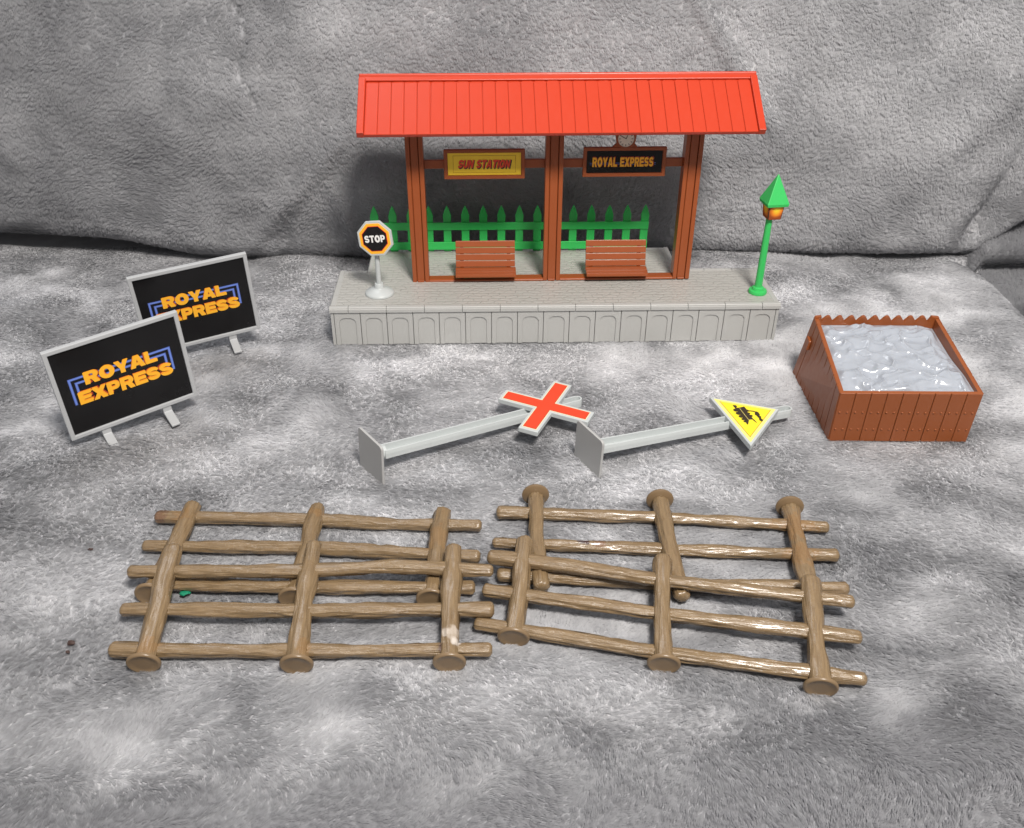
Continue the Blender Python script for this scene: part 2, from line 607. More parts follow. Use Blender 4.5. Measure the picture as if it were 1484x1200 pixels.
# --- tone of the yarn: mottled "frosted" dye, pale and mid grey, plus painted light and shade
PALE = [(2, -3.5, 17, 2.8), (-30, -26, 6, 3), (-11, -21.0, 5, 2.2), (8.5, -19.5, 4, 2), (-24, 4.5, 4, 3.5), (-10, -4, 6, 2.2), (9, -7, 5, 2.2),
        (22, 9, 7, 4), (30, 5, 6, 5), (33, -6, 4, 6), (25, -17, 8, 2.5), (17, -19, 5, 2), (25, -25, 4, 2), (36, 13, 4, 4), (-46, 10, 7, 3), (-40, -12, 4, 2.5),
        (21.5, -32, 4, 3), (-24, -17, 4, 1.7), (14.5, -3, 4, 3), (2, -20, 4, 2), (-38, -26, 4, 3), (27, -38, 4, 2), (-22, -13, 4, 2)]
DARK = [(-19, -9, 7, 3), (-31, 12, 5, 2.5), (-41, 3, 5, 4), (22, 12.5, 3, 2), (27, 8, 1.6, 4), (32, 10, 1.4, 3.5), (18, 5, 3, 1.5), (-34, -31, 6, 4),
        (-2, -41, 9, 3), (12, -40, 7, 2.6), (13, -18.5, 4, 2), (24, -29, 3, 1.6), (-22, 1, 4, 2), (19, -26, 4, 2.5), (0, -8, 3, 1.5), (-36, -21, 3, 1.6), (16.5, -37, 5, 3),  # frontmost patches: a foreground shadow painted as dark tone
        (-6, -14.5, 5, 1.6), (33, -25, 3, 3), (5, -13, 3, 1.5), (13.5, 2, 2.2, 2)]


def floor_tone(u, v):
    wu = u + 3.0 * (fbm(u / 4, v / 4, 31, 3) - .5)
    wv = v + 3.0 * (fbm(u / 4, v / 4, 37, 3) - .5)
    t = .36 + .80 * (fbm(wu / 3.1, wv / 2.3, 41, 4) - .5) + .14 * (fbm(wu / 1.2, wv / 1.0, 47, 2) - .5)
    for x, y, a, b in PALE:
        t = t + .23 * np.exp(-(((wu - x) / a) ** 2 + ((wv - y) / b) ** 2))
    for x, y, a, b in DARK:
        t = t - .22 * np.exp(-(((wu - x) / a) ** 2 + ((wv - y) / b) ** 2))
    t = t + .22 * sstep(-28, 4, v) - .34 * sstep(-36.5, -42.5, v)  # last term paints a foreground shadow into the tone at the front edge
    return np.clip(t, 0, 1)


def wall_tone(u, v):
    wu = u + 4 * (fbm(u / 6, v / 6, 51, 3) - .5)
    wv = v + 4 * (fbm(u / 6, v / 6, 57, 3) - .5)
    t = .20 + .45 * (fbm(wu / 6, wv / 4.5, 61, 4) - .5) + .12 * (fbm(wu / 1.5, wv / 1.2, 63, 2) - .5) + .16 * sstep(-15, 30, u) - .05 * sstep(-30, -45, u)  # side-to-side gradient paints the key light's fall, right lighter, left darker
    for x, y, a, b in [(18, 24, 2, 3), (-24.5, 10, 2.5, 2), (-18, 14, 2, 3), (-14, 12, 2, 4), (18, 10, 3, 3), (-15.5, 28, 8, 2), (-27, 8, 3, 1.6), (30, 20, 6, 3)]:
        t = t + .16 * np.exp(-(((wu - x) / a) ** 2 + ((wv - y) / b) ** 2))
    return np.clip(t, 0, 1)


def tone_rgb(t):
    lo = np.array([.345, .348, .366])
    hi = np.array([.90, .90, .915])
    t = t[:, None]
    return lo + (hi - lo) * t


def sheet(name, P, u0, u1, v0, v1, step, tone, label):
    nu = int((u1 - u0) / step) + 1
    nv = int((v1 - v0) / step) + 1
    U, V = np.meshgrid(np.linspace(u0, u1, nu), np.linspace(v0, v1, nv))
    p = P(U.ravel(), V.ravel()) * S
    idx = np.arange(nu * nv).reshape(nv, nu)
    q = np.stack([idx[:-1, :-1], idx[:-1, 1:], idx[1:, 1:], idx[1:, :-1]], -1).reshape(-1, 4)
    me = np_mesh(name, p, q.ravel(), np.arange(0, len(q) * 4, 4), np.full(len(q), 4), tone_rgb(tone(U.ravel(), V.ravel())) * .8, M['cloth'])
    o = link(name, me, kind='structure', label=label)
    return o


def np_mesh(name, pts, loops, starts, totals, rgb, mat):
    me = bpy.data.meshes.new(name)
    me.vertices.add(len(pts))
    me.vertices.foreach_set('co', pts.astype(np.float32).ravel())
    me.loops.add(len(loops))
    me.loops.foreach_set('vertex_index', loops.astype(np.int32))
    me.polygons.add(len(starts))
    me.polygons.foreach_set('loop_start', starts.astype(np.int32))
    me.polygons.foreach_set('use_smooth', np.ones(len(starts), bool))
    me.update(calc_edges=True)
    a = me.attributes.new('tone', 'BYTE_COLOR', 'POINT')
    c = np.ones((len(pts), 4), np.float32)
    c[:, :3] = np.clip(rgb, 0, 1)
    a.data.foreach_set('color', c.ravel())
    me.materials.append(mat)
    return me


def pile(parent, P, u0, u1, v0, v1, N, tone, angle, cell, length, height, width, clump=.6, jit=.7, dome=.5):
    """short plush pile: curved blades, leaning with the nap and drawn together into tufts"""
    got = []
    tot = 0
    while tot < N:
        u = rng.uniform(u0, u1, 400000)
        v = rng.uniform(v0, v1, 400000)
        p = P(u, v)
        d = p - CAM
        z = d @ F_
        sx = 742 + 1343.8 * (d @ R2) / z
        sy = 600 - 1343.8 * (d @ U2) / z
        ins = (sx > -110) & (sx < 1594) & (sy > -110) & (sy < 1310)
        w = (50.0 / z) ** 2 * np.where(ins, 1.0, .12)
        keep = rng.random(len(u)) < np.clip(w, 0, 1)
        got.append(np.stack([u[keep], v[keep]], 1))
        tot += keep.sum()
    uv = np.concatenate(got)[:N]
    u, v = uv[:, 0], uv[:, 1]
    p, tu, tv, n = frame_of(P, u, v)
    dist = np.linalg.norm(p - CAM, axis=1)
    # tuft cells
    cu, cv = cell
    wx = u / cu + 1.3 * (fbm(u / (cu * 3.1), v / (cv * 3.1), 71, 2) - .5) * 2
    wy = v / cv + 1.3 * (fbm(u / (cu * 3.3), v / (cv * 3.3), 77, 2) - .5) * 2
    ix, iy = np.floor(wx).astype(int), np.floor(wy).astype(int)
    best = np.full(len(u), 9e9)
    bx = np.zeros(len(u))
    by = np.zeros(len(u))
    bi = np.zeros(len(u), int)
    for a in (-1, 0, 1):
        for b in (-1, 0, 1):
            jx = _T[(ix + a) & 255, (iy + b) & 255]
            jy = _T[(ix + a + 91) & 255, (iy + b + 37) & 255]
            dx = ix + a + jx - wx
            dy = iy + b + jy - wy
            dd = dx * dx + dy * dy
            mm = dd < best
            best[mm] = dd[mm]
            bx[mm] = dx[mm]
            by[mm] = dy[mm]
            bi[mm] = ((ix + a) * 131 + (iy + b) * 71)[mm] & 255
    du, dv = bx * cu, by * cv
    cr = _T[bi, (bi * 7) & 255]
    cr2 = _T[(bi * 3) & 255, bi]
    A = angle(u, v) + (cr - .5) * jit + rng.normal(0, .17, len(u))
    L = length * (0.75 + .5 * cr2) * rng.uniform(.75, 1.2, len(u))
    H = height * (0.7 + .6 * cr) * rng.uniform(.7, 1.15, len(u))
    H = H * (1 - dome * np.clip(best * 2.2, 0, 1) ** 1.5)
    W = width * (dist / 60) * rng.uniform(.7, 1.3, len(u))
    # drawn toward the tuft centre
    tu_off = np.cos(A) * L + clump * du
    tv_off = np.sin(A) * L + clump * dv

    def at(fu, fh):
        return p + tu * (tu_off * fu)[:, None] + tv * (tv_off * fu)[:, None] + n * (H * fh)[:, None]
    side = tu * (-np.sin(A))[:, None] + tv * np.cos(A)[:, None]
    side = side + n * rng.normal(0, .14, len(u))[:, None]
    side *= (W * .5)[:, None]
    p0 = p + n * (H * .45)[:, None]
    p2 = at(1.0, 1.0)
    pts = np.stack([p0 - side, p0 + side, p2], 1).reshape(-1, 3) * S
    loops = np.arange(len(u) * 3)
    starts = np.arange(len(u)) * 3
    t = tone(u, v) + rng.normal(0, .025, len(u)) + (cr2 - .5) * .05
    rgb = np.repeat(tone_rgb(np.clip(t, 0, 1)), 3, 0)
    me = np_mesh('pile', pts, loops, starts, None, rgb, M['pile'])
    o = link('pile', me, parent, kind='stuff')
    return o


def floor_angle(u, v):
    return -1.2 + 4.2 * (fbm(u / 9, v / 7, 81, 3) - .5) * 1.6 + 1.2 * (fbm(u / 2.2, v / 2.0, 87, 2) - .5)


def wall_angle(u, v):
    sw = sstep(22, 8, v)
    return -1.6 + (1.0 + 3.5 * sw) * (fbm(u / 7, v / 6, 91, 3) - .5) * 1.3 + (.5 + 1.6 * sw) * (fbm(u / 2, v / 2, 97, 2) - .5)


def side_angle(u, v):
    return 1.6 + 2 * (fbm(u / 5, v / 5, 98, 2) - .5)


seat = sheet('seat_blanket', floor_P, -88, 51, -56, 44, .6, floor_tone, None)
back = sheet('back_blanket', wall_P, -90, 80, -8, 38, .6, wall_tone, None)
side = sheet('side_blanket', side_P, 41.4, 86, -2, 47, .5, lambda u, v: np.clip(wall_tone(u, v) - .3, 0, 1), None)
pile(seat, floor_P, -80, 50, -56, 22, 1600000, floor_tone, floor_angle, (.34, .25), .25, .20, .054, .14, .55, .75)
pile(back, wall_P, -84, 74, -2, 38, 850000, wall_tone, wall_angle, (.50, .18), .25, .21, .050, .22, .5, .92)
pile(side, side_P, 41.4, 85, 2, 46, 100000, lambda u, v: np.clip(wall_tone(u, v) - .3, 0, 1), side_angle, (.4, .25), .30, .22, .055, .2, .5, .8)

# ------------------------------------------------------------------ platform
H0 = 3.36
plat = empty('station_platform', (0, 0, 0), (0, 0, 0), 'long grey plastic station platform with arched front panels and a cobbled top', 'platform')
TL, TR, YB, YM = -15.65, 11.0, 11.9, 7.25
deck = MB()
deck.prism_z([(-17.5, .5), (17.5, .5), (17.5, YM - .5), (TR - .5, YM - .5), (TR - .5, YB - .4), (TL + .4, YB - .4), (TL + .4, YM - .5), (-17.5, YM - .5)], H0 - .5, H0 - .02)
deck.build('deck', M['deck'], plat)
body = MB()
body.box(-17.75, 17.75, .30, YM - .2, 0.02, H0 - .50)
body.box(TL + .2, TR - .2, YM - .2, YB - .2, 0.02, H0 - .50)
body.build('core_wall', M['stone'], plat)
gr = MB()
gr.box(8.35, 8.41, YM - .6, YB - .5, H0 - .021, H0 + .02)
gr.box(8.35, TR - .5, YM - .62, YM - .56, H0 - .021, H0 + .02)
gr.build('raised_seam', M['stone'], plat)


def coping(x0, x1, y0, y1, front):
    """edging stone, a rounded nose on its outer side; front = side it overhangs"""
    b = MB()
    g = .018
    if front in ('f', 'b'):
        s = 1 if front == 'f' else -1
        yo, yi = (y0, y1) if front == 'f' else (y1, y0)
        pts = [(yo, H0 - .42), (yo, H0 - .16), (yo + .07 * s, H0 - .13), (yo + .07 * s, H0 - .05), (yo + .12 * s, H0), (yi - .06 * s, H0), (yi - .02 * s, H0 - .03), (yi, H0 - .03), (yi, H0 - .42)]
        if s == 1:
            pts = pts[::-1]
        b.prism_x([(p[0], p[1]) for p in pts], x0 + g, x1 - g)
    else:
        s = 1 if front == 'l' else -1
        xo, xi = (x0, x1) if front == 'l' else (x1, x0)
        pts = [(xo, H0 - .42), (xo, H0 - .12), (xo + .1 * s, H0), (xi - .06 * s, H0), (xi - .02 * s, H0 - .03), (xi, H0 - .03), (xi, H0 - .42)]
        if s == -1:
            pts = pts[::-1]
        b.prism_y(pts, y0 + g, y1 - g)
    b2 = b.build('coping_stone', M['stone'], plat)
    bm = bmesh.new()
    bm.from_mesh(b2.data)
    bmesh.ops.recalc_face_normals(bm, faces=bm.faces)
    bm.to_mesh(b2.data)
    bm.free()


xs = [-18.0] + [-16.5 + 3 * k for k in range(12)] + [18.0]
for a, b in zip(xs[:-1], xs[1:]):
    coping(a, b, 0, .5, 'f')
for a, b in ((.5, 2.4), (2.4, 4.9), (4.9, YM)):
    coping(-18.0, -17.5, a, b, 'l')
    coping(17.5, 18.0, a, b, 'r')
coping(-17.5, TL - .0, YM - .5, YM, 'b')
for a, b in ((TR, 13.2), (13.2, 15.6), (15.6, 17.5)):
    coping(a, b, YM - .5, YM, 'b')
for a, b in ((YM - .5, 9.4), (9.4, YB)):
    coping(TL, TL + .4, a, b, 'l')
    coping(TR - .5, TR, a, b, 'r')
k = TL + .4
while k < TR - .6:
    coping(k, min(k + 3, TR - .5), YB - .4, YB, 'b')
    k += 3

# arched panels: outer slab with an arch cut through, a sunk arch face behind
PW = 2.08


def panel_mesh():
    ar = []
    hw, z0, zt = .66, 0.0, 2.38
    r = .5
    ar.append((-hw, z0))
    ar.append((hw, z0))
    for i in range(7):
        a = math.radians(90 * i / 6)
        ar.append((hw - r + r * math.cos(a), zt - r * .9 + r * .9 * math.sin(a)))
    for i in range(7):
        a = math.radians(90 + 90 * i / 6)
        ar.append((-hw + r + r * math.cos(a), zt - r * .9 + r * .9 * math.sin(a)))
    o = [(-PW / 2 + .03, 0), (-hw, 0)] + ar[2:][::-1] + [(hw, 0), (PW / 2 - .03, 0), (PW / 2 - .03, 2.84), (-PW / 2 + .03, 2.84)]
    # ring polygon (open at the bottom)
    tri = tessellate_polygon([[Vector((p[0], p[1], 0)) for p in o]])
    b = MB()
    n = len(o)
    b.v += [(p[0], 0, p[1]) for p in o] + [(p[0], .18, p[1]) for p in o]
    for t in tri:
        a1, b1, c1 = [Vector((o[i][0], o[i][1], 0)) for i in t]
        b.f.append(tuple(t) if (b1 - a1).cross(c1 - a1).z > 0 else (t[0], t[2], t[1]))
    for i in range(n):
        j = (i + 1) % n
        b.f.append((i, n + i, n + j, j))
    # sunk face with a slightly proud centre
    inner = [(p[0] * .985, p[1] * .996) for p in ar]
    k = len(b.v)
    m_ = len(inner)
    b.v += [(p[0], .085, p[1]) for p in inner] + [(p[0], .18, p[1]) for p in inner]
    b.f.append(tuple(k + i for i in range(m_)))
    for i in range(m_):
        j = (i + 1) % m_
        b.f.append((k + i, k + m_ + i, k + m_ + j, k + j))
    me = make_mesh('arch_panel', b.v, b.f, M['stone'])
    bm = bmesh.new()
    bm.from_mesh(me)
    bmesh.ops.recalc_face_normals(bm, faces=bm.faces)
    bm.to_mesh(me)
    bm.free()
    return me


pm = panel_mesh()
for i in range(17):
    link('arch_panel', pm, plat, ((i - 8) * PW, .12, .04))
for s in (-1, 1):                                  # end pilaster strips
    MB().box(min(s * 17.70, s * 17.93), max(s * 17.70, s * 17.93), .12, .32, .04, 2.9).build('corner_strip', M['stone'], plat)
sp_ = 6.6 / 3
for s in (-1, 1):                                  # end walls
    for i in range(3):
        link('arch_panel', pm, plat, (s * 17.93, .35 + sp_ * (i + .5), .04), (0, 0, s * math.pi / 2))

# ------------------------------------------------------------------ shelter
sh = empty('station_shelter', (0, 5.4, H0 + .02), (0, -.0055, 0), 'brown open station shelter with red planked roof standing on the grey platform', 'shelter')
Y5 = 5.4                                            # local y = world y - 5.4, local z = world z - H0


def post(x0, x1, name='post'):
    b = MB()
    w_ = x1 - x0
    fl, fr = x0 + .32, x1 - .34
    zt = 15.2
    # channel section: two flanges and a web set back
    b.prism_z([(x0, -.58), (fl, -.58), (fl, -.38), (fl + .06, -.38), (fl + .06, -.50), (fr - .06, -.50), (fr - .06, -.36), (fr, -.36), (fr, -.58), (x1, -.58), (x1, .5), (x0, .5)], 0.0, zt)
    o = b.build(name, M['brown'], sh, bevel=.025)
    c = MB().box(fl + .08, fr - .08, -.62, -.505, .0, .16)
    c.build('post_shoe', M['brown'], o, bevel=.02)
    return o


for a, b in ((-11.64, -10.28), (-.80, .60), (10.08, 11.46)):
    post(a, b)
for a, b in ((-10.28, -.80), (.60, 10.08)):
    MB().prism_x([(-.58, 0), (-.58, .13), (-.42, .2), (.3, .2), (.3, 0)][::-1], a + .003, b - .003).build('sill', M['brown'], sh, bevel=.02)
    MB().box(a + .003, b - .003, -.08, .22, 9.42, 10.10).build('cross_beam', M['brown'], sh, bevel=.03)
    MB().box(a + .003, b - .003, -.2, .3, 14.4, 15.0).build('top_beam', M['brown'], sh, bevel=.03)
# roof (local): eave y -3.9 z 13.2 ; ridge y .6 z 16.25
RL, RR = -14.82, 15.10
ey, ez, ry, rz = -3.9, 13.17, .62, 16.20
sl = math.atan2(rz - ez, ry - ey)
SLn = math.hypot(ry - ey, rz - ez)
roof = MB()
roof.prism_x([(ey + .10, ez - .18), (ry, rz - .18), (ry, rz - .02), (ey, ez + .0)], RL, RR).prism_x([(ry, rz - .18), (2 * ry - ey + .9, ez - .78), (2 * ry - ey + .9, ez - .6), (ry, rz - .02)], RL, RR)
ro = roof.build('roof', M['red'], sh)
bm = bmesh.new(); bm.from_mesh(ro.data); bmesh.ops.recalc_face_normals(bm, faces=bm.faces); bm.to_mesh(ro.data); bm.free()
npk = 30
PX0, PX1 = RL + .52, RR - .52
pw = (PX1 - PX0) / npk
ch = .12
g = .022
pk = MB().prism_z([(g, 0), (pw - g, 0), (pw - g, SLn - .62), (pw - g - ch, SLn - .50), (g + ch, SLn - .50), (g, SLn - .62)], 0, .09)
pkm = make_mesh('roof_plank', pk.v, pk.f, M['red'])
for i in range(npk):
    o = link('roof_plank', pkm, ro, (PX0 + i * pw, ey, ez - .01 + random.uniform(-.012, .010)), (sl + random.uniform(-.003, .003), random.uniform(-.012, .012), 0), bevel=.02)
for xa, xb in ((RL, RL + .52), (RR - .52, RR)):
    t = MB().box(xa, xb, -.05, SLn - .28, -.22, .32).build('rake_board', M['red'], ro, (0, ey, ez), (sl, 0, 0), bevel=.05, seg=2)
MB().box(RL, RR, SLn - .50 + .012, SLn - .0, -.1, .20).build('ridge_board', M['red'], ro, (0, ey, ez), (sl, 0, 0), bevel=.05, seg=2)
MB().prism_x([(-.28, -.02), (.32, -.02), (.24, .12), (-.1, .22), (-.22, .18)], RL + .01, RR - .01).build('ridge_cap', M['red'], ro, (0, ry + .03, rz + .06), bevel=.04, seg=2)
MB().box(PX0, PX1, -.03, .03, -.12, .10).build('eave_lip', M['red'], ro, (0, ey, ez), (sl, 0, 0), bevel=.02)
MB().box(RL, RR, SLn - .0, 2 * SLn, 0, .01)
# sign boards on the beam
def board(x0, x1, z0, z1, name):
    f = MB()
    f.frame_y([(x0, z0), (x1, z0), (x1, z1), (x0, z1)], [(x0 + .27, z0 + .26), (x1 - .27, z0 + .26), (x1 - .27, z1 - .26), (x0 + .27, z1 - .26)], -.30, .0)
    f.box(x0 + .2, x1 - .2, -.16, -.02, z0 + .2, z1 - .2)
    return f.build(name, M['brown'], sh, bevel=.03)


zc0, zc1 = 12.0 - H0 + .0, 14.32 - H0
b1 = board(-8.72, -2.40, zc0, zc1, 'name_board')
# local x,z of panels
pn = MB().box(-8.42, -2.70, -.185, -.162, zc0 + .29, zc1 - .29).build('yellow_panel', M['yellow'], b1)
cx, cz = -5.56, (zc0 + zc1) / 2
ln = MB()
o1 = [(cx - 2.45, cz - .68), (cx + 2.45, cz - .68), (cx + 2.45, cz + .68), (cx - 2.45, cz + .68)]
i1 = [(p[0] * 1 + (.03 if p[0] < cx else -.03), p[1] + (.03 if p[1] < cz else -.03)) for p in o1]
ln.frame_y(o1, i1, -.192, -.186)
ln.build('border_line', M['shadeink'], b1)
lettering(b1, 'SUN STATION', M['ink'], cx + .05, cz - .04, -.189, 4.1, .70, .008, .36)
lettering(b1, 'SUN STATION', M['crossred'], cx - .01, cz + .02, -.200, 4.05, .64, .01, .36)
b2 = board(2.16, 8.68, zc0 + .08, zc1 + .08, 'name_board')
b2['label'] = 'dark name board reading ROYAL EXPRESS'
b1['label'] = 'yellow name board reading SUN STATION'
MB().box(2.46, 8.38, -.185, -.162, zc0 + .37, zc1 - .21).build('black_panel', M['black'], b2)
cx, cz = 5.30, cz + .06
l = MB()
l.box(cx - 2.6, cx + 2.6, -.190, -.186, cz - .10, cz - .06)
l.box(cx - 2.6, cx + 2.6, -.190, -.186, cz - .22, cz - .19)
l.build('blue_line', M['blue'], b2)
lettering(b2, 'ROYAL EXPRESS', M['redprint'], cx + .05, cz + .03, -.193, 4.85, .80, .008)
lettering(b2, 'ROYAL EXPRESS', M['letter'], cx, cz, -.203, 4.8, .74, .01, gap=.10)
# clock bracket and clock
ck = MB()
ck.prism_y([(4.35, 11.02), (6.40, 11.02), (6.1, 11.35), (6.24, 11.9), (6.0, 12.5), (4.84, 12.5), (4.60, 11.9), (4.70, 11.35)], -.26, -.02)
cb = ck.build('clock_bracket', M['brown'], sh, bevel=.03)
CK = (5.42, 11.70)
circ = lambda r, n=28: [(CK[0] + r * math.cos(2 * math.pi * i / n), CK[1] + r * math.sin(2 * math.pi * i / n)) for i in range(n)]
MB().frame_y(circ(.76), circ(.64), -.34, -.262).build('clock_rim', M['brown'], cb)
MB().prism_y(circ(.635), -.29, -.262).build('clock_face', M['clock'], cb)
tk = MB()
for i in range(12):
    a = math.radians(30 * i)
    dx, dz = math.sin(a), math.cos(a)
    for r0, r1, hw in ((.42, .55, .025),):
        tk.prism_y([(CK[0] + dx * r0 - dz * hw, CK[1] + dz * r0 + dx * hw), (CK[0] + dx * r0 + dz * hw, CK[1] + dz * r0 - dx * hw), (CK[0] + dx * r1 + dz * hw, CK[1] + dz * r1 - dx * hw), (CK[0] + dx * r1 - dz * hw, CK[1] + dz * r1 + dx * hw)], -.298, -.291)
tk.build('hour_marks', M['ink'], cb)
hd = MB()
for ang, ln_, yy in ((-60, .40, -.300), (20, .30, -.304)):
    a = math.radians(ang)
    dx, dz = math.sin(a), math.cos(a)
    hw = .025
    hd.prism_y([(CK[0] - dz * hw, CK[1] + dx * hw), (CK[0] + dz * hw, CK[1] - dx * hw), (CK[0] + dx * ln_ + dz * hw, CK[1] + dz * ln_ - dx * hw), (CK[0] + dx * ln_ - dz * hw, CK[1] + dz * ln_ + dx * hw)], yy - .003, yy)
hd.build('clock_hands', M['ink'], cb)


# ------------------------------------------------------------------ benches
def bench(x0, x1, label):
    W_ = x1 - x0
    t = empty('bench', (x0, 5.3, H0), (0, 0, 0), label, 'bench', 'brown benches in the station shelter')
    # back: four slats leaning back, seat: three slats ; joined by end brackets
    by, bz, ty, tz = .35, .95, 1.02, 3.02        # from seat junction to the top
    L = math.hypot(ty - by, tz - bz)
    a = math.atan2(tz - bz, ty - by)
    n = 4
    sh_ = L / n
    for i in range(n):
        MB().box(0, W_, .018, sh_ - .018, 0, .20).build('back_slat', M['brown'], t, (0, by + math.cos(a) * sh_ * i, bz + math.sin(a) * sh_ * i), (a, 0, 0), bevel=.035, seg=2)
    for i, (ya, yb) in enumerate(((-1.12, -.74), (-.72, -.25), (-.23, .28))):
        MB().box(-.02, W_ + .06, ya, yb, .62, .86 + .03 * i).build('seat_slat', M['brown'], t, (0, 0, .02 * i), bevel=.035, seg=2)
    for xx in (.35, W_ - .65):
        MB().prism_x([(-.95, .60), (.52, .60), (1.25, 2.7), (1.25, 2.2), (.75, .0), (-.1, 0), (-.2, .35)][::-1], xx, xx + .3).build('leg', M['brown'], t, bevel=.02)
    return t


bench(-8.06, -3.14, 'brown slatted bench under the yellow name board, left of the middle post')
bench(2.78, 7.82, 'brown slatted bench under the black name board, right of the middle post')

# ------------------------------------------------------------------ picket fence
pf = empty('picket_fence', (-15.2, 11.35, H0), (0, 0, 0), 'low bright green picket fence along the back of the platform', 'fence')
sp_ = (8.53 + 15.21) / 15
pkt = MB()
pkt.prism_y([(-.34, 0.02), (.34, 0.02), (.34, 2.9), (.36, 3.30), (.18, 3.86), (0, 4.2), (-.18, 3.86), (-.36, 3.30), (-.34, 2.9)], -.10, .12)
pkm = make_mesh('picket', pkt.v, pkt.f, M['green'])
for i in range(16):
    link('picket', pkm, pf, (i * sp_, 0, 0), bevel=.03)
for z0, z1 in ((.22, .92), (2.05, 2.72)):
    MB().box(-.34, 15 * sp_ + .34, -.26, -.103, z0, z1).build('rail', M['green'], pf, bevel=.03)

# ------------------------------------------------------------------ STOP sign
ss = empty('stop_sign', (-14.22, 2.70, H0), (0, 0, math.radians(-3)), 'small octagonal black STOP sign with orange rim on a round grey foot', 'sign')
o = MB().lathe([(1.17, 0), (1.17, .10), (1.10, .2), (.62, .42), (.42, .50), (.37, .56), (.37, .82), (.31, .90)], 40).build('foot', M['grey'], ss)
auto_smooth(o)
o = MB().lathe([(.20, .88), (.19, 4.6)], 20).build('pole', M['grey'], ss)
auto_smooth(o)
tilt = (math.radians(-4), math.radians(-7), math.radians(-8))
oc = lambda r: [(r * math.cos(math.radians(22.5 + 45 * i)), r * math.sin(math.radians(22.5 + 45 * i))) for i in range(8)]
hd = MB().prism_y(oc(1.50), -.12, .12).build('plate', M['grey'], ss, (.04, -.34, 4.86), tilt, bevel=.05, seg=2)
MB().prism_y(oc(1.34), -.132, -.121).build('cream_ring', M['cream'], hd)
MB().prism_y(oc(1.30), -.144, -.133).build('orange_ring', M['letter'], hd)
MB().prism_y(oc(1.09), -.154, -.145).build('red_ring', M['crossred'], hd)
MB().prism_y(oc(1.04), -.164, -.155).build('black_field', M['black'], hd)
lettering(hd, 'STOP', M['white'], 0, 0, -.165, 1.66, .56, .012, gap=.10)
MB().box(-.2, .2, -.0, .30, 3.6, 4.9).build('clip', M['grey'], ss, (.02, -.15, 0), bevel=.05)

# ------------------------------------------------------------------ lamp post
lp = empty('lamp_post', (16.62, 2.25, H0), (0, 0, 0), 'green toy lamp post with pyramid cap and orange lantern on the platform end', 'lamp')
o = MB().lathe([(.74, 0), (.76, .12), (.70, .26), (.50, .30), (.46, .48), (.34, .56)], 32).build('foot', M['lightgreen'], lp)
auto_smooth(o)
o = MB().lathe([(.31, .5), (.25, 6.42)], 20).build('pole', M['lightgreen'], lp)
auto_smooth(o)
yaw = math.radians(7)
la = MB()
a0, a1 = .53, .64
la.add([(-a0, -a0, 6.40), (a0, -a0, 6.40), (a0, a0, 6.40), (-a0, a0, 6.40), (-a1, -a1, 7.62), (a1, -a1, 7.62), (a1, a1, 7.62), (-a1, a1, 7.62)],
       [(0, 3, 2, 1), (4, 5, 6, 7), (0, 1, 5, 4), (1, 2, 6, 5), (2, 3, 7, 6), (3, 0, 4, 7)])
lant = la.build('lantern', M['ink'], lp, (.16, 0, 0), (0, 0, yaw), bevel=.02)
# printed face on each side, a fine grid carrying the print gradient
for k in range(4):
    n_ = 10
    v, f, dd = [], [], []
    for j in range(n_ + 1):
        for i in range(n_ + 1):
            s_, t_ = i / n_, j / n_
            hw = (a0 + (a1 - a0) * t_) - .05
            off = -(a0 + (a1 - a0) * t_) - .008
            v.append(((s_ - .5) * 2 * hw, off, 6.43 + 1.14 * t_))
            r_ = math.hypot((s_ - .55) * 1.1, (t_ - .68) * 1.0)
            dd.append(min(1, r_ * 1.6 + (0.25 if t_ < .3 else 0) * (.3 - t_) * 3))
    for j in range(n_):
        for i in range(n_):
            a_ = j * (n_ + 1) + i
            f.append((a_, a_ + 1, a_ + n_ + 2, a_ + n_ + 1))
    me = make_mesh('lantern_pane', v, f, M['lantern'])
    at_ = me.attributes.new('print', 'FLOAT', 'POINT')
    at_.data.foreach_set('value', dd)
    link('lantern_pane', me, lant, (0, 0, 0), (0, 0, k * math.pi / 2))
c = MB()
e_ = .84
c.add([(-e_, -e_, 7.50), (e_, -e_, 7.50), (e_, e_, 7.50), (-e_, e_, 7.50), (-e_ - .04, -e_ - .04, 7.74), (e_ + .04, -e_ - .04, 7.74), (e_ + .04, e_ + .04, 7.74), (-e_ - .04, e_ + .04, 7.74), (0, 0, 9.95)],
      [(0, 3, 2, 1), (0, 1, 5, 4), (1, 2, 6, 5), (2, 3, 7, 6), (3, 0, 4, 7), (4, 5, 8), (5, 6, 8), (6, 7, 8), (7, 4, 8)])
c.build('cap', M['lightgreen'], lp, (.16, 0, 0), (0, 0, yaw), bevel=.05, seg=2)


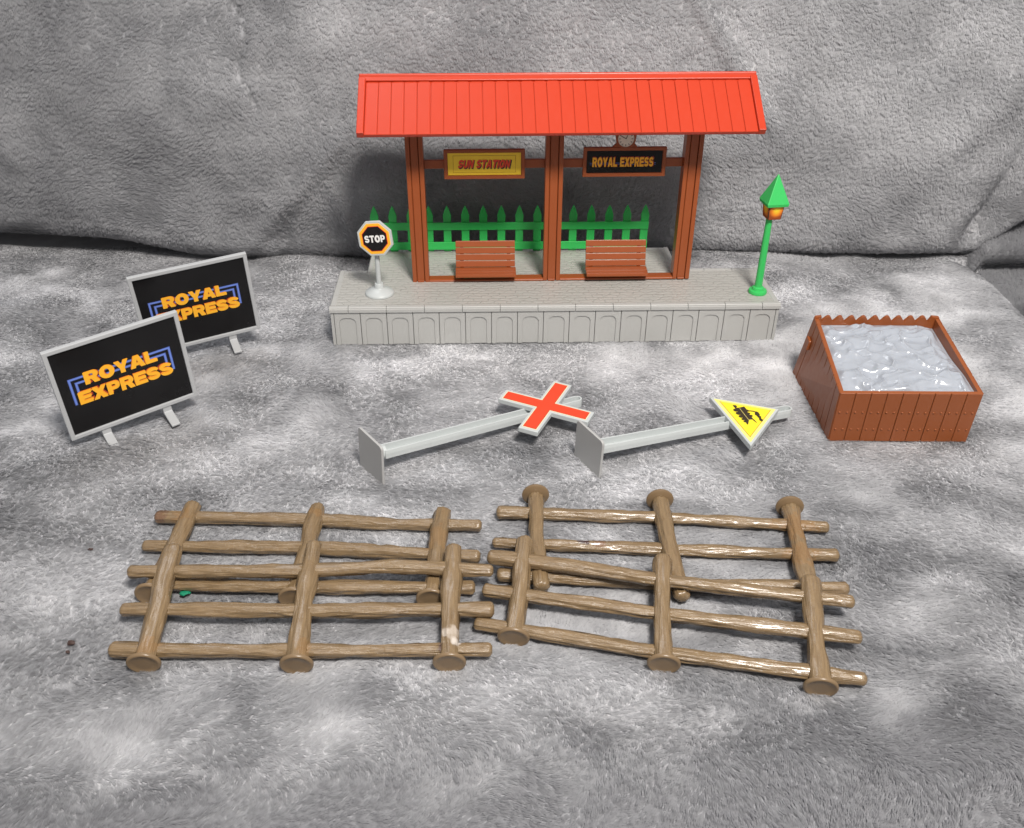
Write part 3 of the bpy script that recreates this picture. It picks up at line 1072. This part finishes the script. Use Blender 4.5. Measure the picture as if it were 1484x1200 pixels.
# ------------------------------------------------------------------ billboards
def billboard(loc, rot, label):
    W_, H_ = 8.69, 6.86
    t = empty('billboard', loc, rot, label, 'sign', 'black and yellow billboards on the blanket')
    f = MB()
    b_ = .30
    f.frame_y([(0, 0), (W_, 0), (W_, H_), (0, H_)], [(b_, b_), (W_ - b_, b_), (W_ - b_, H_ - b_), (b_, H_ - b_)], -.20, .16)
    f.build('frame', M['bill'], t, bevel=.05, seg=2)
    pb = MB().box(b_ + .003, W_ - b_ - .003, -.06, .1, b_ + .003, H_ - b_ - .003).build('black_panel', M['black'], t)
    cx, cz = W_ / 2 + .02, H_ * .5
    # blue neon brackets behind the words
    for k, (off, mt, yy) in enumerate(((0, 'blue', -.068), (.36, 'blue', -.068))):
        bl = MB()
        x0, x1 = cx - 3.42 + off, cx + 3.30 - off
        z0, z1 = cz - .98 + off * .4, cz + 1.02 - off
        th = .17
        bl.box(x0, x0 + th, yy, yy + .006, z0, z1 - th).box(x1 - th, x1, yy, yy + .006, z0 + .2, z1 - th)
        bl.box(x0, x1, yy, yy + .006, z1 - th, z1)
        bl.build('neon_line', M['blue'], pb)
        bl = MB()
        q = .04
        bl.box(x0 + q, x0 + th - q, yy - .008, yy - .001, z0 + q, z1 - th + q).box(x1 - th + q, x1 - q, yy - .008, yy - .001, z0 + .2, z1 - th + q)
        bl.box(x0 + q, x1 - q, yy - .008, yy - .001, z1 - th + q, z1 - q)
        bl.build('neon_core', M['blue2'], pb)
    vp = (cx, cz + .25)
    for txt, zc, wd, hh, xo in (('ROYAL', cz + .74, 4.75, .92, -.06), ('EXPRESS', cz - .58, 6.25, .92, .02)):
        # red block shade drawn toward a vanishing point behind the words, then the yellow face
        for s_ in range(3):
            kk = .93 + .022 * s_
            wp = lambda p, kk=kk: (vp[0] + (p[0] - vp[0]) * kk, p[1], vp[1] + (p[2] - vp[1]) * kk + .05)
            lettering(pb, txt, M['redprint'] if s_ < 2 else M['orange'], cx + xo, zc, -.080 - .009 * s_, wd, hh, .007, name='letter_shade', warp=wp, gap=.04)
        lettering(pb, txt, M['letter'], cx + xo, zc, -.112, wd, hh, .01, gap=.04)
    for xx in (1.95, W_ - 1.95 - .6):
        # leg: a strap down from the frame that turns forward into a foot, with a stub behind
        lg = MB()
        lg.prism_x([(-.12, .02), (-.12, -.42), (-1.45, -.74), (-1.45, -.90), (-.02, -.66), (.9, -.86), (.9, -.70), (.10, -.36), (.10, .02)], xx, xx + .6)
        o = lg.build('leg', M['bill'], t, bevel=.03)
        bm = bmesh.new(); bm.from_mesh(o.data); bmesh.ops.recalc_face_normals(bm, faces=bm.faces); bm.to_mesh(o.data); bm.free()
        MB().box(xx + .08, xx + .52, .161, .30, -.02, .5).build('clip', M['bill'], t, bevel=.03)
    MB().lathe([(.06, 0), (.06, .02), (.04, .05)], 12).build('moulding_nub', M['bill'], t, (W_ * .52, 0, H_))
    return t


def euler_zxy(rz_, rx_, ry_):
    return (Matrix.Rotation(rz_, 3, 'Z') @ Matrix.Rotation(rx_, 3, 'X') @ Matrix.Rotation(ry_, 3, 'Y')).to_euler()


billboard((-33.37, -14.38, .90), euler_zxy(.61, .05, -.05), 'black ROYAL EXPRESS billboard in front, overlapping the other one')
billboard((-31.67, -2.78, .91), euler_zxy(.43, .11, -.05), 'black ROYAL EXPRESS billboard behind, its lower left corner covered')


# ------------------------------------------------------------------ signs lying on the blanket
def lying_sign(base, tip, label, name):
    """local frame: x runs from the foot plate to the tip, z up, origin at the plate centre"""
    b, t_ = Vector(base), Vector(tip)
    d = t_ - b
    L = d.length
    x = d.normalized()
    y = Vector((0, 0, 1)).cross(x).normalized()
    z = x.cross(y)
    rot = Matrix((x, y, z)).transposed().to_euler()
    t = empty(name, base, rot, label, 'sign', 'railway signs lying on the blanket')
    r_ = 1.52
    pl = MB()
    pl.prism_x(rrect(-r_, r_, -r_, r_, .25), -.08, .10)
    plo = pl.build('foot_plate', M['greydull'], t, (0, 0, -.12), (0, 0, math.radians(8)), bevel=.04, seg=2)
    o = MB().lathe([(.46, 0), (.44, .85)], 24).build('collar', M['grey'], t, (.1, 0, 0), (0, math.pi / 2, 0))
    auto_smooth(o)
    # channel-section pole, tapering, with a rounded open end
    pm_ = MB()
    n_ = 28
    out, inn = [], []

    def hw(s_):
        return .50 - .12 * s_ / L
    x0 = .80
    o_, i_ = [], []
    wall = .11
    for s_ in np.linspace(x0, L - .4, n_):
        o_.append((s_, -hw(s_)))
        i_.append((max(s_, x0 + .18), -hw(s_) + wall))
    for k in range(1, 8):
        a = -math.pi / 2 + math.pi * k / 8
        hh = hw(L)
        o_.append((L - .4 + hh * math.cos(a), hh * math.sin(a)))
        i_.append((L - .4 + (hh - wall) * math.cos(a), (hh - wall) * math.sin(a)))
    for s_ in np.linspace(L - .4, x0, n_):
        o_.append((s_, hw(s_)))
        i_.append((max(s_, x0 + .18), hw(s_) - wall))
    N = len(o_)
    zt, zf, zb = .32, -.12, -.24
    v = [(p[0], p[1] * .9, zt) for p in o_] + [(p[0], p[1] * .88, zt) for p in i_] + [(p[0], p[1] * .8, zf) for p in i_] + [(p[0], p[1] * 1.0, .10) for p in o_] + [(p[0], p[1] * 1.02, zb) for p in o_]
    f = []
    for i in range(N):
        j = (i + 1) % N
        f += [(i, j, N + j, N + i), (N + i, N + j, 2 * N + j, 2 * N + i), (3 * N + i, 3 * N + j, j, i), (4 * N + i, 4 * N + j, 3 * N + j, 3 * N + i)]
    half = N // 2
    for i in range(N // 2):
        j = N - 1 - i
        if i + 1 < j - 1 + 1 and i + 1 != j:
            f.append((2 * N + i, 2 * N + i + 1, 2 * N + j - 1, 2 * N + j))
            f.append((4 * N + j, 4 * N + j - 1, 4 * N + i + 1, 4 * N + i))
    me = make_mesh('pole', v, f, M['grey'])
    bm = bmesh.new(); bm.from_mesh(me); bmesh.ops.remove_doubles(bm, verts=bm.verts, dist=1e-6); bmesh.ops.recalc_face_normals(bm, faces=bm.faces); bm.to_mesh(me); bm.free()
    link('pole', me, t)
    return t, Vector(base), rot


def world_child(t, base, rot, wloc, ang_z, tiltx=0.0, tilty=0.0):
    """local location / rotation that puts a child at world place wloc with heading ang_z"""
    mi = rot.to_matrix().inverted()
    loc = mi @ (Vector(wloc) - base)
    r = (mi @ (Matrix.Rotation(ang_z, 3, 'Z') @ Matrix.Rotation(tiltx, 3, 'X') @ Matrix.Rotation(tilty, 3, 'Y'))).to_euler()
    return loc, r


def cross_pts(a, b, hw, c=(0, 0)):
    return [(-hw, -b), (hw, -b), (hw, -hw), (a, -hw), (a, hw), (hw, hw), (hw, b), (-hw, b), (-hw, hw), (-a, hw), (-a, -hw), (-hw, -hw)]


t1, bb, rr = lying_sign((-13.25, -17.2, 1.32), (1.05, -10.05, .75), 'grey railway sign lying down with a big red cross on its head', 'cross_sign')
loc, r = world_child(t1, bb, rr, (-1.62, -11.75, 1.33), math.radians(-25), math.radians(0), math.radians(2))
hd = MB().prism_z(cross_pts(3.33, 3.35, .70), -.20, .16).build('cross_head', M['grey'], t1, loc, r, bevel=.04, seg=2)
MB().prism_z(cross_pts(3.12, 3.14, .53), .161, .172).build('cream_border', M['cream'], hd)
MB().prism_z(cross_pts(3.06, 3.08, .47), .173, .181).build('dark_outline', M['redprint'], hd)
MB().prism_z(cross_pts(3.02, 3.04, .43), .182, .190).build('red_cross', M['crossred'], hd)

t2, bb, rr = lying_sign((.85, -16.85, 1.32), (15.75, -11.75, .75), 'grey railway sign lying down with a yellow triangle showing a steam train', 'triangle_sign')
A_, B_, C_ = (10.1, -10.75), (14.6, -12.45), (11.5, -16.9)
cen = ((A_[0] + B_[0] + C_[0]) / 3, (A_[1] + B_[1] + C_[1]) / 3)
loc, r = world_child(t2, bb, rr, (cen[0], cen[1], 1.25), 0.0, math.radians(0), math.radians(0))
tri = [(p[0] - cen[0], p[1] - cen[1]) for p in (A_, C_, B_)]


def shrink(pts, k):
    # move every side inward by k
    n_ = len(pts)
    ln_ = []
    for i in range(n_):
        p, q = Vector(pts[i]), Vector(pts[(i + 1) % n_])
        d = (q - p).normalized()
        nrm = Vector((-d.y, d.x))
        ln_.append((p + nrm * k, d))
    out = []
    for i in range(n_):
        p, d = ln_[i - 1]
        q, e = ln_[i]
        det = d.x * (-e.y) + e.x * d.y
        s_ = ((q.x - p.x) * (-e.y) + e.x * (q.y - p.y)) / det
        out.append(tuple(p + d * s_))
    return out


hd = MB().prism_z(tri, -.28, .14).build('triangle_head', M['grey'], t2, loc, r, bevel=.04, seg=2)
MB().prism_z(shrink(tri, .17), .141, .152).build('pale_border', M['paleyellow'], hd)
MB().prism_z(shrink(tri, .40), .153, .160).build('brown_line', M['shadeink'], hd)
MB().prism_z(shrink(tri, .44), .161, .168).build('yellow_field', M['vyellow'], hd)
# steam train silhouette. print frame: "up" points toward B-side, drawn in a local (s,t) then mapped
AX = Vector((tri[1][0] - tri[0][0], tri[1][1] - tri[0][1])).normalized()      # along the long left edge, from A to C
AY = Vector((-AX.y, AX.x))                                                    # inward
O_ = Vector((tri[0][0], tri[0][1])) + AX * (Vector((tri[1][0] - tri[0][0], tri[1][1] - tri[0][1])).length / 2) + AY * .70


def pp(s_, t_):
    q = O_ + AX * (s_ * .80 - .35) + AY * (t_ * .86 + .1)
    return (q.x, q.y)


def flat(shapes, mat, name, z0, z1, parent):
    b = MB()
    for k, sh_ in enumerate(shapes):
        b.prism_z([pp(*p) for p in sh_], z0 + k * .0012, z1 + k * .0012)
    return b.build(name, mat, parent)


def blob(cx, cy, rx, ry_, n_=12):
    return [(cx + rx * math.cos(2 * math.pi * i / n_), cy + ry_ * math.sin(2 * math.pi * i / n_)) for i in range(n_)]


shapes = [
    [(-1.15, .28), (1.10, .22), (1.18, .38), (.9, .55), (-1.2, .58)],
    [(-.75, .5), (.80, .5), (.86, .72), (.78, .98), (-.70, 1.02)],
    [(-1.15, .5), (-.62, .5), (-.62, 1.12), (-1.22, 1.12)],
    [(-.62, .9), (-.42, .9), (-.36, 1.20), (-.68, 1.20)],
    blob(.30, 1.02, .16, .14), blob(-.10, 1.0, .13, .12),
    blob(-.85, .22, .24, .22), blob(-.33, .20, .24, .22), blob(.18, .20, .22, .20), blob(.62, .18, .16, .15), blob(.98, .18, .15, .14),
    [(.9, .2), (1.45, .12), (1.48, .2), (1.1, .42)], [(.85, .85), (1.4, .95), (1.4, 1.0), (.85, .98)],
    [(-1.65, .28), (-1.1, .3), (-1.1, .4), (-1.6, .5)],
    blob(-1.42, .42, .2, .14),
    [(-.55, 1.15), (-.42, 1.15), (-.25, 1.48), (.0, 1.62), (-.05, 1.70), (-.36, 1.56)],
    blob(.02, 1.66, .24, .15), blob(.22, 1.60, .24, .20), blob(.46, 1.56, .16, .12), blob(.66, 1.58, .20, .14), blob(.92, 1.52, .14, .09), blob(1.12, 1.50, .22, .14),
]
sil = flat(shapes, M['ink'], 'train_silhouette', .1685, .174, hd)
flat([[(-1.0, .60), (.85, .52), (.85, .55), (-1.0, .63)], [(.84, .55), (.87, .55), (.92, .8), (.89, .8)]], M['paleyellow'], 'silhouette_line', .1975, .2015, hd)

# ------------------------------------------------------------------ plank crate with pale load
BW, BD, BH = 9.295, 9.345, 4.11
cr = empty('plank_crate', (17.709, -14.405, 0.0), euler_zxy(-.0724, .1056, -.0237), 'brown square crate with planked sides and zigzag back rim, right of the platform', 'crate')
wt = .28


def crate_warp(p):
    """the sides get taller toward the back, where the left wall also splays out at the foot"""
    x, y, z = p
    k = z / BH
    return (x + (y / BD) * (k - .55) * .75 * (1 - x / BW), y, z - .106 * y * (1 - k))


def crate_part(b, name, **kw):
    b.v = [crate_warp(p) for p in b.v]
    return b.build(name, M['brown_box'], cr, **kw)


crate_part(MB().box(0.04, BW - .04, .05, wt, 0, BH - .02), 'inner_wall')
crate_part(MB().box(0.04, wt, wt + .002, BD - wt - .002, 0, BH - .02), 'inner_wall')
crate_part(MB().box(BW - wt, BW - .04, wt + .002, BD - wt - .002, 0, BH - .02), 'inner_wall')
crate_part(MB().box(wt + .003, BW - wt - .003, wt + .003, BD - wt, .05, .25), 'floor_panel')
# zigzag back wall
zz = [(0.0, 0.0), (BW, 0.0), (BW, BH + .05), (BW - .55, BH + .10)]
nt_ = 9
x = BW - .75
st = (BW - 1.3) / nt_
for i in range(nt_):
    zz += [(x, BH - .25), (x - st * .33, BH + .06), (x - st * .5, BH + .11), (x - st * .67, BH + .06)]
    x -= st
zz += [(x - .02, BH - .22), (.45, BH + .10), (0, BH + .05)]
crate_part(MB().prism_y(zz, BD - wt, BD), 'back_wall')
npl = 9
wq = BW / npl
pl = MB().box(.022, wq - .022, -.03, .048, 0, BH)
plm = make_mesh('plank', pl.v, pl.f, M['brown_box'])
nl = MB()
for zz_ in (1.05, 2.5):
    for xx in (.27, wq - .27):
        nl.lathe([(.085, -.028), (.08, .02), (.04, .05)], 8, 0, 0)
        k = len(nl.v) - 24
        for i in range(k, len(nl.v)):
            vx, vy, vz = nl.v[i]
            nl.v[i] = (xx + vx, -.03 - vz, zz_ + vy)
nlm = make_mesh('nail_heads', nl.v, nl.f, M['brown_box'], True)
for i in range(npl):
    o = link('plank', plm, cr, (i * wq, random.uniform(-.006, .006), 0), bevel=.02)
    link('nail_heads', nlm, o)
nsd = 9
ws = (BD - .0) / nsd
for i in range(nsd):
    for xo in (random.uniform(-.006, .006), BW - .008 + random.uniform(-.006, .006)):
        crate_part(MB().box(xo - .03, xo + .038, i * ws + .045, (i + 1) * ws - .03, 0, BH - .004), 'plank', bevel=.02)
crate_part(MB().box(-.22, -.032, BD - 1.35, BD - .55, 2.35, 3.0), 'side_lug', bevel=.04)

# the load: lumpy glossy surface
n_ = 150
u = np.linspace(0, 1, n_)
UU, VV = np.meshgrid(u, u)
x = wt + .01 + (BW - 2 * wt - .02) * UU
y = wt + .01 + (BD - 2 * wt - .02) * VV
wx = x + .9 * (fbm(x / 1.6, y / 1.6, 101, 2) - .5)
wy = y + .9 * (fbm(x / 1.6, y / 1.6, 105, 2) - .5)
rid = 1 - np.abs(2 * fbm(wx / 1.5, wy / 1.1, 111, 2) - 1)
h = .95 * (fbm(wx / 2.2, wy / 1.5, 115, 2) - .5) + .34 * rid ** 3 + .26 * (fbm(wx / .7, wy / .55, 119, 2) - .5)
edge = sstep(0, .06, UU) * sstep(1, .93, UU) * sstep(0, .03, VV) * sstep(1, .96, VV)
z = BH - .30 - .28 * VV + (h * .8 + .06) * edge + .10 * np.sin(UU * math.pi) * np.sin(VV * math.pi) - .55 * sstep(.86, 1, UU) * sstep(.2, .6, VV) * .5
v = np.stack([x, y, z], -1).reshape(-1, 3)
v[:, 0] += (v[:, 1] / BD) * .45 * .75 * (1 - v[:, 0] / BW)
f = [(j * n_ + i, j * n_ + i + 1, (j + 1) * n_ + i + 1, (j + 1) * n_ + i) for j in range(n_ - 1) for i in range(n_ - 1)]
vb = len(v)
ring = [i for i in range(n_)] + [j * n_ + n_ - 1 for j in range(1, n_)] + [(n_ - 1) * n_ + i for i in range(n_ - 2, -1, -1)] + [j * n_ for j in range(n_ - 2, 0, -1)]
v = list(map(tuple, v)) + [(v[i][0], v[i][1], BH - 1.6) for i in ring]
for k in range(len(ring)):
    a, b = ring[k], ring[(k + 1) % len(ring)]
    f.append((a, vb + k, vb + (k + 1) % len(ring), b))
f.append(tuple(vb + k for k in range(len(ring) - 1, -1, -1)))
me = make_mesh('moulded_load', v, f, M['goo'], True)
lo = link('moulded_load', me, None, (17.709, -14.405, 0.0), euler_zxy(-.0724, .1056, -.0237))
tag(lo, 'lumpy glossy pale grey load filling the brown plank crate', 'load')


# ------------------------------------------------------------------ log fences
# wear on the logs: place, radius, colour, strength
MARKS = [((-7.9, -32.6, 1.0), .55, (.52, .45, .38), .75), ((-7.7, -33.2, .9), .35, (.60, .55, .50), .8), ((-8.3, -33.3, .8), .25, (.05, .02, .02), .8),
         ((-.45, -25.3, .85), .30, (.03, .012, .02), .95), ((-.1, -25.5, .9), .22, (.04, .015, .02), .9), ((.5, -25.4, .9), .5, (.16, .06, .03), .5),
         ((-24.0, -22.6, 1.0), .7, (.27, .14, .045), .38), ((-24.3, -26.6, 1.0), .8, (.27, .14, .045), .38), ((-23.0, -33.0, 1.0), .6, (.27, .14, .045), .38),
         ((-15.2, -33.3, 1.0), .5, (.27, .14, .045), .38), ((-8.7, -25.0, 1.0), 1.0, (.26, .14, .05), .35), ((12.3, -24.6, 1.0), 1.4, (.28, .14, .045), .4),
         ((11.9, -27.0, 1.1), 1.0, (.28, .14, .045), .35), ((-25.4, -22.1, .8), .5, (.12, .05, .03), .6), ((-16.1, -22.6, 1.0), .5, (.27, .14, .045), .38)]


def log_mesh(name, pts, radii, seed, mat, flat=1.0, sides=32, ds=.10, grain=.05, off=None):
    """bark-covered tube through pts (cm); grain ridges run along it; ends closed with worn, rounded cuts"""
    P = np.array(pts, float)
    seg = np.linalg.norm(np.diff(P, axis=0), axis=1)
    s = np.concatenate([[0], np.cumsum(seg)])
    L = s[-1]
    n = max(8, int(L / ds))
    t = np.linspace(0, L, n)
    # smooth interpolation through the control points
    path = np.stack([np.interp(t, s, P[:, k]) for k in range(3)], 1)
    ker = np.hanning(max(5, n // 6) | 1)
    ker /= ker.sum()
    padn = len(ker) // 2
    ext = np.concatenate([path[0] + (path[0] - path[1]) * np.arange(padn, 0, -1)[:, None], path, path[-1] + (path[-1] - path[-2]) * np.arange(1, padn + 1)[:, None]])
    path = np.stack([np.convolve(ext[:, k], ker, 'valid') for k in range(3)], 1)
    rad = np.interp(t, s, radii)
    T = np.gradient(path, axis=0)
    T /= np.linalg.norm(T, axis=1)[:, None]
    up = np.array([0, 0, 1.0])
    sd = np.cross(T, up)
    sd /= np.linalg.norm(sd, axis=1)[:, None]
    nu = np.cross(sd, T)
    A = np.arange(sides) * 2 * math.pi / sides
    ca, sa = np.cos(A), np.sin(A)
    TT, AA = np.meshgrid(t, A, indexing='ij')
    gx = np.cos(AA) * 3.0
    gy = np.sin(AA) * 3.0
    wob = .7 * (vnoise(TT * .8, gx * .7 + gy, seed) - .5)
    g1 = vnoise(gx * 1.6 + wob * 2 + 30, gy * 1.6 + TT * .45, seed + 1) - .5
    g2 = vnoise(gx * 3.2 + wob * 3 + 60, gy * 3.2 + TT * 1.1, seed + 2) - .5
    lump = vnoise(TT * .55, AA * 0 + seed, seed + 3) - .5
    R = rad[:, None] * (1 + .30 * lump) + grain * (g1 * 2.2 + g2 * 1.6)
    # rounded ends
    e0 = np.clip(t / (rad[0] * .55), 0, 1)
    e1 = np.clip((L - t) / (rad[-1] * .55), 0, 1)
    R = R * (np.sqrt(1 - (1 - e0) ** 2 * .75) * np.sqrt(1 - (1 - e1) ** 2 * .75))[:, None]
    V = path[:, None, :] + sd[:, None, :] * (R * ca)[..., None] + nu[:, None, :] * (R * sa * flat)[..., None]
    v = V.reshape(-1, 3)
    f = []
    for j in range(n - 1):
        for i in range(sides):
            i2 = (i + 1) % sides
            f.append((j * sides + i, (j + 1) * sides + i, (j + 1) * sides + i2, j * sides + i2))
    f.append(tuple(range(sides)))
    f.append(tuple((n - 1) * sides + i for i in range(sides - 1, -1, -1)))
    me = make_mesh(name, v, f, mat, True)
    gr_ = np.stack([gx * 2.2, gy * 2.2, TT * 1.1 + seed * 5], -1).reshape(-1, 3)
    a = me.attributes.new('grain', 'FLOAT_VECTOR', 'POINT')
    a.data.foreach_set('vector', gr_.astype(np.float32).ravel())
    W_ = v + (off if off is not None else 0)
    col_ = np.zeros((len(v), 4), np.float32)
    nn = vnoise(v[:, 0] * 4.1, v[:, 1] * 4.1 + v[:, 2] * 3, 7) - .5
    for c_, r_, rgb_, k_ in MARKS:
        d_ = np.linalg.norm(W_ - np.array(c_), axis=1) / r_ + nn * .9
        wgt = np.clip((1.05 - d_) / .3, 0, 1) * k_
        col_[:, :3] = col_[:, :3] * (1 - wgt[:, None]) + np.array(rgb_) * wgt[:, None]
        col_[:, 3] = np.maximum(col_[:, 3], wgt)
    nz_ = np.maximum(col_[:, 3:4], 1e-3)
    mk = me.attributes.new('mark', 'FLOAT_VECTOR', 'POINT')
    mk.data.foreach_set('vector', np.clip(col_[:, :3] / nz_, 0, 1).ravel())
    mw = me.attributes.new('markw', 'FLOAT', 'POINT')
    mw.data.foreach_set('value', col_[:, 3].copy())
    bm = bmesh.new(); bm.from_mesh(me); bmesh.ops.recalc_face_normals(bm, faces=bm.faces); bm.to_mesh(me); bm.free()
    return me


def log_fence(posts, rails, disc_end, label, seed, dz=0.0, discs=(1, 1, 1)):
    """posts: (top xyz, foot xyz) ; rails: list of xyz polylines ; disc_end: 1 = the disc is at the foot point"""
    o0 = Vector(posts[1][1])
    t = empty('log_fence', (o0.x, o0.y, -.10), (0, 0, 0), label, 'fence', 'brown log fence panels lying on the blanket')
    off = np.array([o0.x, o0.y, 0.0])
    for k, rl in enumerate(rails):
        pts = np.array(rl, float) - off
        nseg = len(pts)
        link('rail', log_mesh('rail', pts, np.linspace(.35, .39, nseg) if k % 2 else np.linspace(.38, .36, nseg), seed + k * 5, M['log'], .9, off=off), t)
    for k, (a, b) in enumerate(posts):
        a = np.array(a, float) - off
        b = np.array(b, float) - off
        d = (b - a) / np.linalg.norm(b - a)
        midp = (a + b) / 2 + np.array([random.uniform(-.12, .12), 0, .05])
        po = link('post', log_mesh('post', [a, a * .65 + b * .35 + [random.uniform(-.1, .1), 0, .03], midp, b], [.44, .50, .47, .50], seed + 40 + k * 3, M['log'], .86, off=off), t)
        # disc foot across the end of the post
        q = Vector(d).to_track_quat('Z', 'Y')
        di = MB().lathe([(.76, -.14), (.84, -.08), (.84, .02), (.80, .08), (.72, .10), (.66, .06), (.33, .075)], 36)
        ob = di.build('disc_foot', M['logdisc'], t, Vector(b) + Vector(d) * .05 - Vector((0, 0, -.02)), q.to_euler(), smooth=False)
        ob.scale = (1, .93, 1)
        auto_smooth(ob, 50)
    return t


# rear left: feet toward the viewer, half under the front one
log_fence([((-23.65, -21.2, .78), (-24.1, -28.8, .62)), ((-16.1, -21.5, .78), (-16.35, -29.3, .60)), ((-8.5, -22.2, .78), (-8.95, -29.6, .60))],
          [[(-25.75, -22.1, .55), (-16, -22.6, .55), (-12, -23.0, .45), (-6.2, -23.5, .6)], [(-25.7, -24.8, .6), (-16, -25.2, .58), (-6.3, -26.3, .62)], [(-24.5, -28.0, .62), (-16, -28.45, .6), (-6.6, -28.8, .62)]],
          1, 'log fence panel at rear left, feet toward the viewer, upper edge on the blanket', 3)
log_fence([((-23.3, -26.2, 1.75), (-23.0, -33.7, .66)), ((-15.6, -26.1, 1.75), (-15.45, -34.0, .66)), ((-7.8, -26.6, 1.75), (-7.9, -34.1, .66))],
          [[(-25.4, -27.9, 1.45), (-15.6, -28.1, 1.42), (-11, -27.9, 1.5), (-5.6, -28.4, 1.45)], [(-25.1, -30.35, 1.05), (-15.5, -30.7, 1.02), (-5.6, -30.95, 1.08)], [(-25.0, -32.75, .62), (-15.5, -33.1, .6), (-5.75, -33.35, .66)]],
          1, 'log fence panel at front left, with a white scuff on its right post', 23)
# rear right: discs at the far end
log_fence([((-3.0, -29.1, .72), (-2.85, -20.9, .80)), ((4.55, -30.1, .72), (4.75, -21.6, .80)), ((11.5, -30.6, .74), (12.55, -22.5, .80))],
          [[(-5.3, -22.2, .58), (4.7, -23.0, .55), (14.45, -24.2, .58)], [(-5.6, -25.0, .58), (4.6, -25.9, .55), (14.2, -26.7, .58)], [(-5.4, -27.7, .58), (4.5, -28.8, .55), (13.85, -29.4, .6)]],
          1, 'log fence panel at rear right, its round feet pointing away to the back', 43)
log_fence([((-3.75, -26.0, 1.75), (-4.65, -32.5, .66)), ((3.75, -27.8, 1.75), (2.75, -34.5, .66)), ((11.4, -29.7, 1.75), (10.1, -36.2, .66))],
          [[(-5.9, -27.2, 1.42), (-1, -28.2, 1.42), (3.6, -29.4, 1.4), (13.3, -31.35, 1.45)], [(-6.2, -29.4, 1.04), (3.3, -31.5, 1.02), (13.0, -33.5, 1.08)], [(-6.65, -31.45, .64), (2.9, -33.8, .62), (12.5, -35.85, .66)]],
          1, 'log fence panel at front right, slanting down to the right over another', 63)


# ------------------------------------------------------------------ specks
def speck(name, loc, size, mat, label, cat, seed):
    r_ = random.Random(seed)
    bm = bmesh.new()
    bmesh.ops.create_icosphere(bm, subdivisions=2, radius=1)
    for v in bm.verts:
        k = r_.uniform(.6, 1.2)
        v.co = Vector((v.co.x * size[0] * k, v.co.y * size[1] * k, v.co.z * size[2] * k)) * S
    me = bpy.data.meshes.new(name)
    bm.to_mesh(me)
    bm.free()
    me.materials.append(mat)
    o = link(name, me, None, loc)
    tag(o, label, cat)
    return o


speck('crumb', (-27.3, -31.9, .18), (.22, .14, .12), M['crumb'], 'larger dark brown crumb on the blanket left of the front log fence', 'crumb', 1)
speck('crumb', (-27.25, -32.5, .16), (.11, .10, .08), M['crumb'], 'tiny dark crumb just in front of the larger crumb', 'crumb', 2)
speck('crumb', (-28.8, -24.6, .16), (.16, .08, .07), M['crumb'], 'faint dark crumb on the blanket left of the rear log fence', 'crumb', 3)
speck('green_scrap', (-22.4, -28.5, .26), (.30, .2, .12), M['scrap'], 'small green scrap on the blanket beside the left fence post', 'scrap', 4)
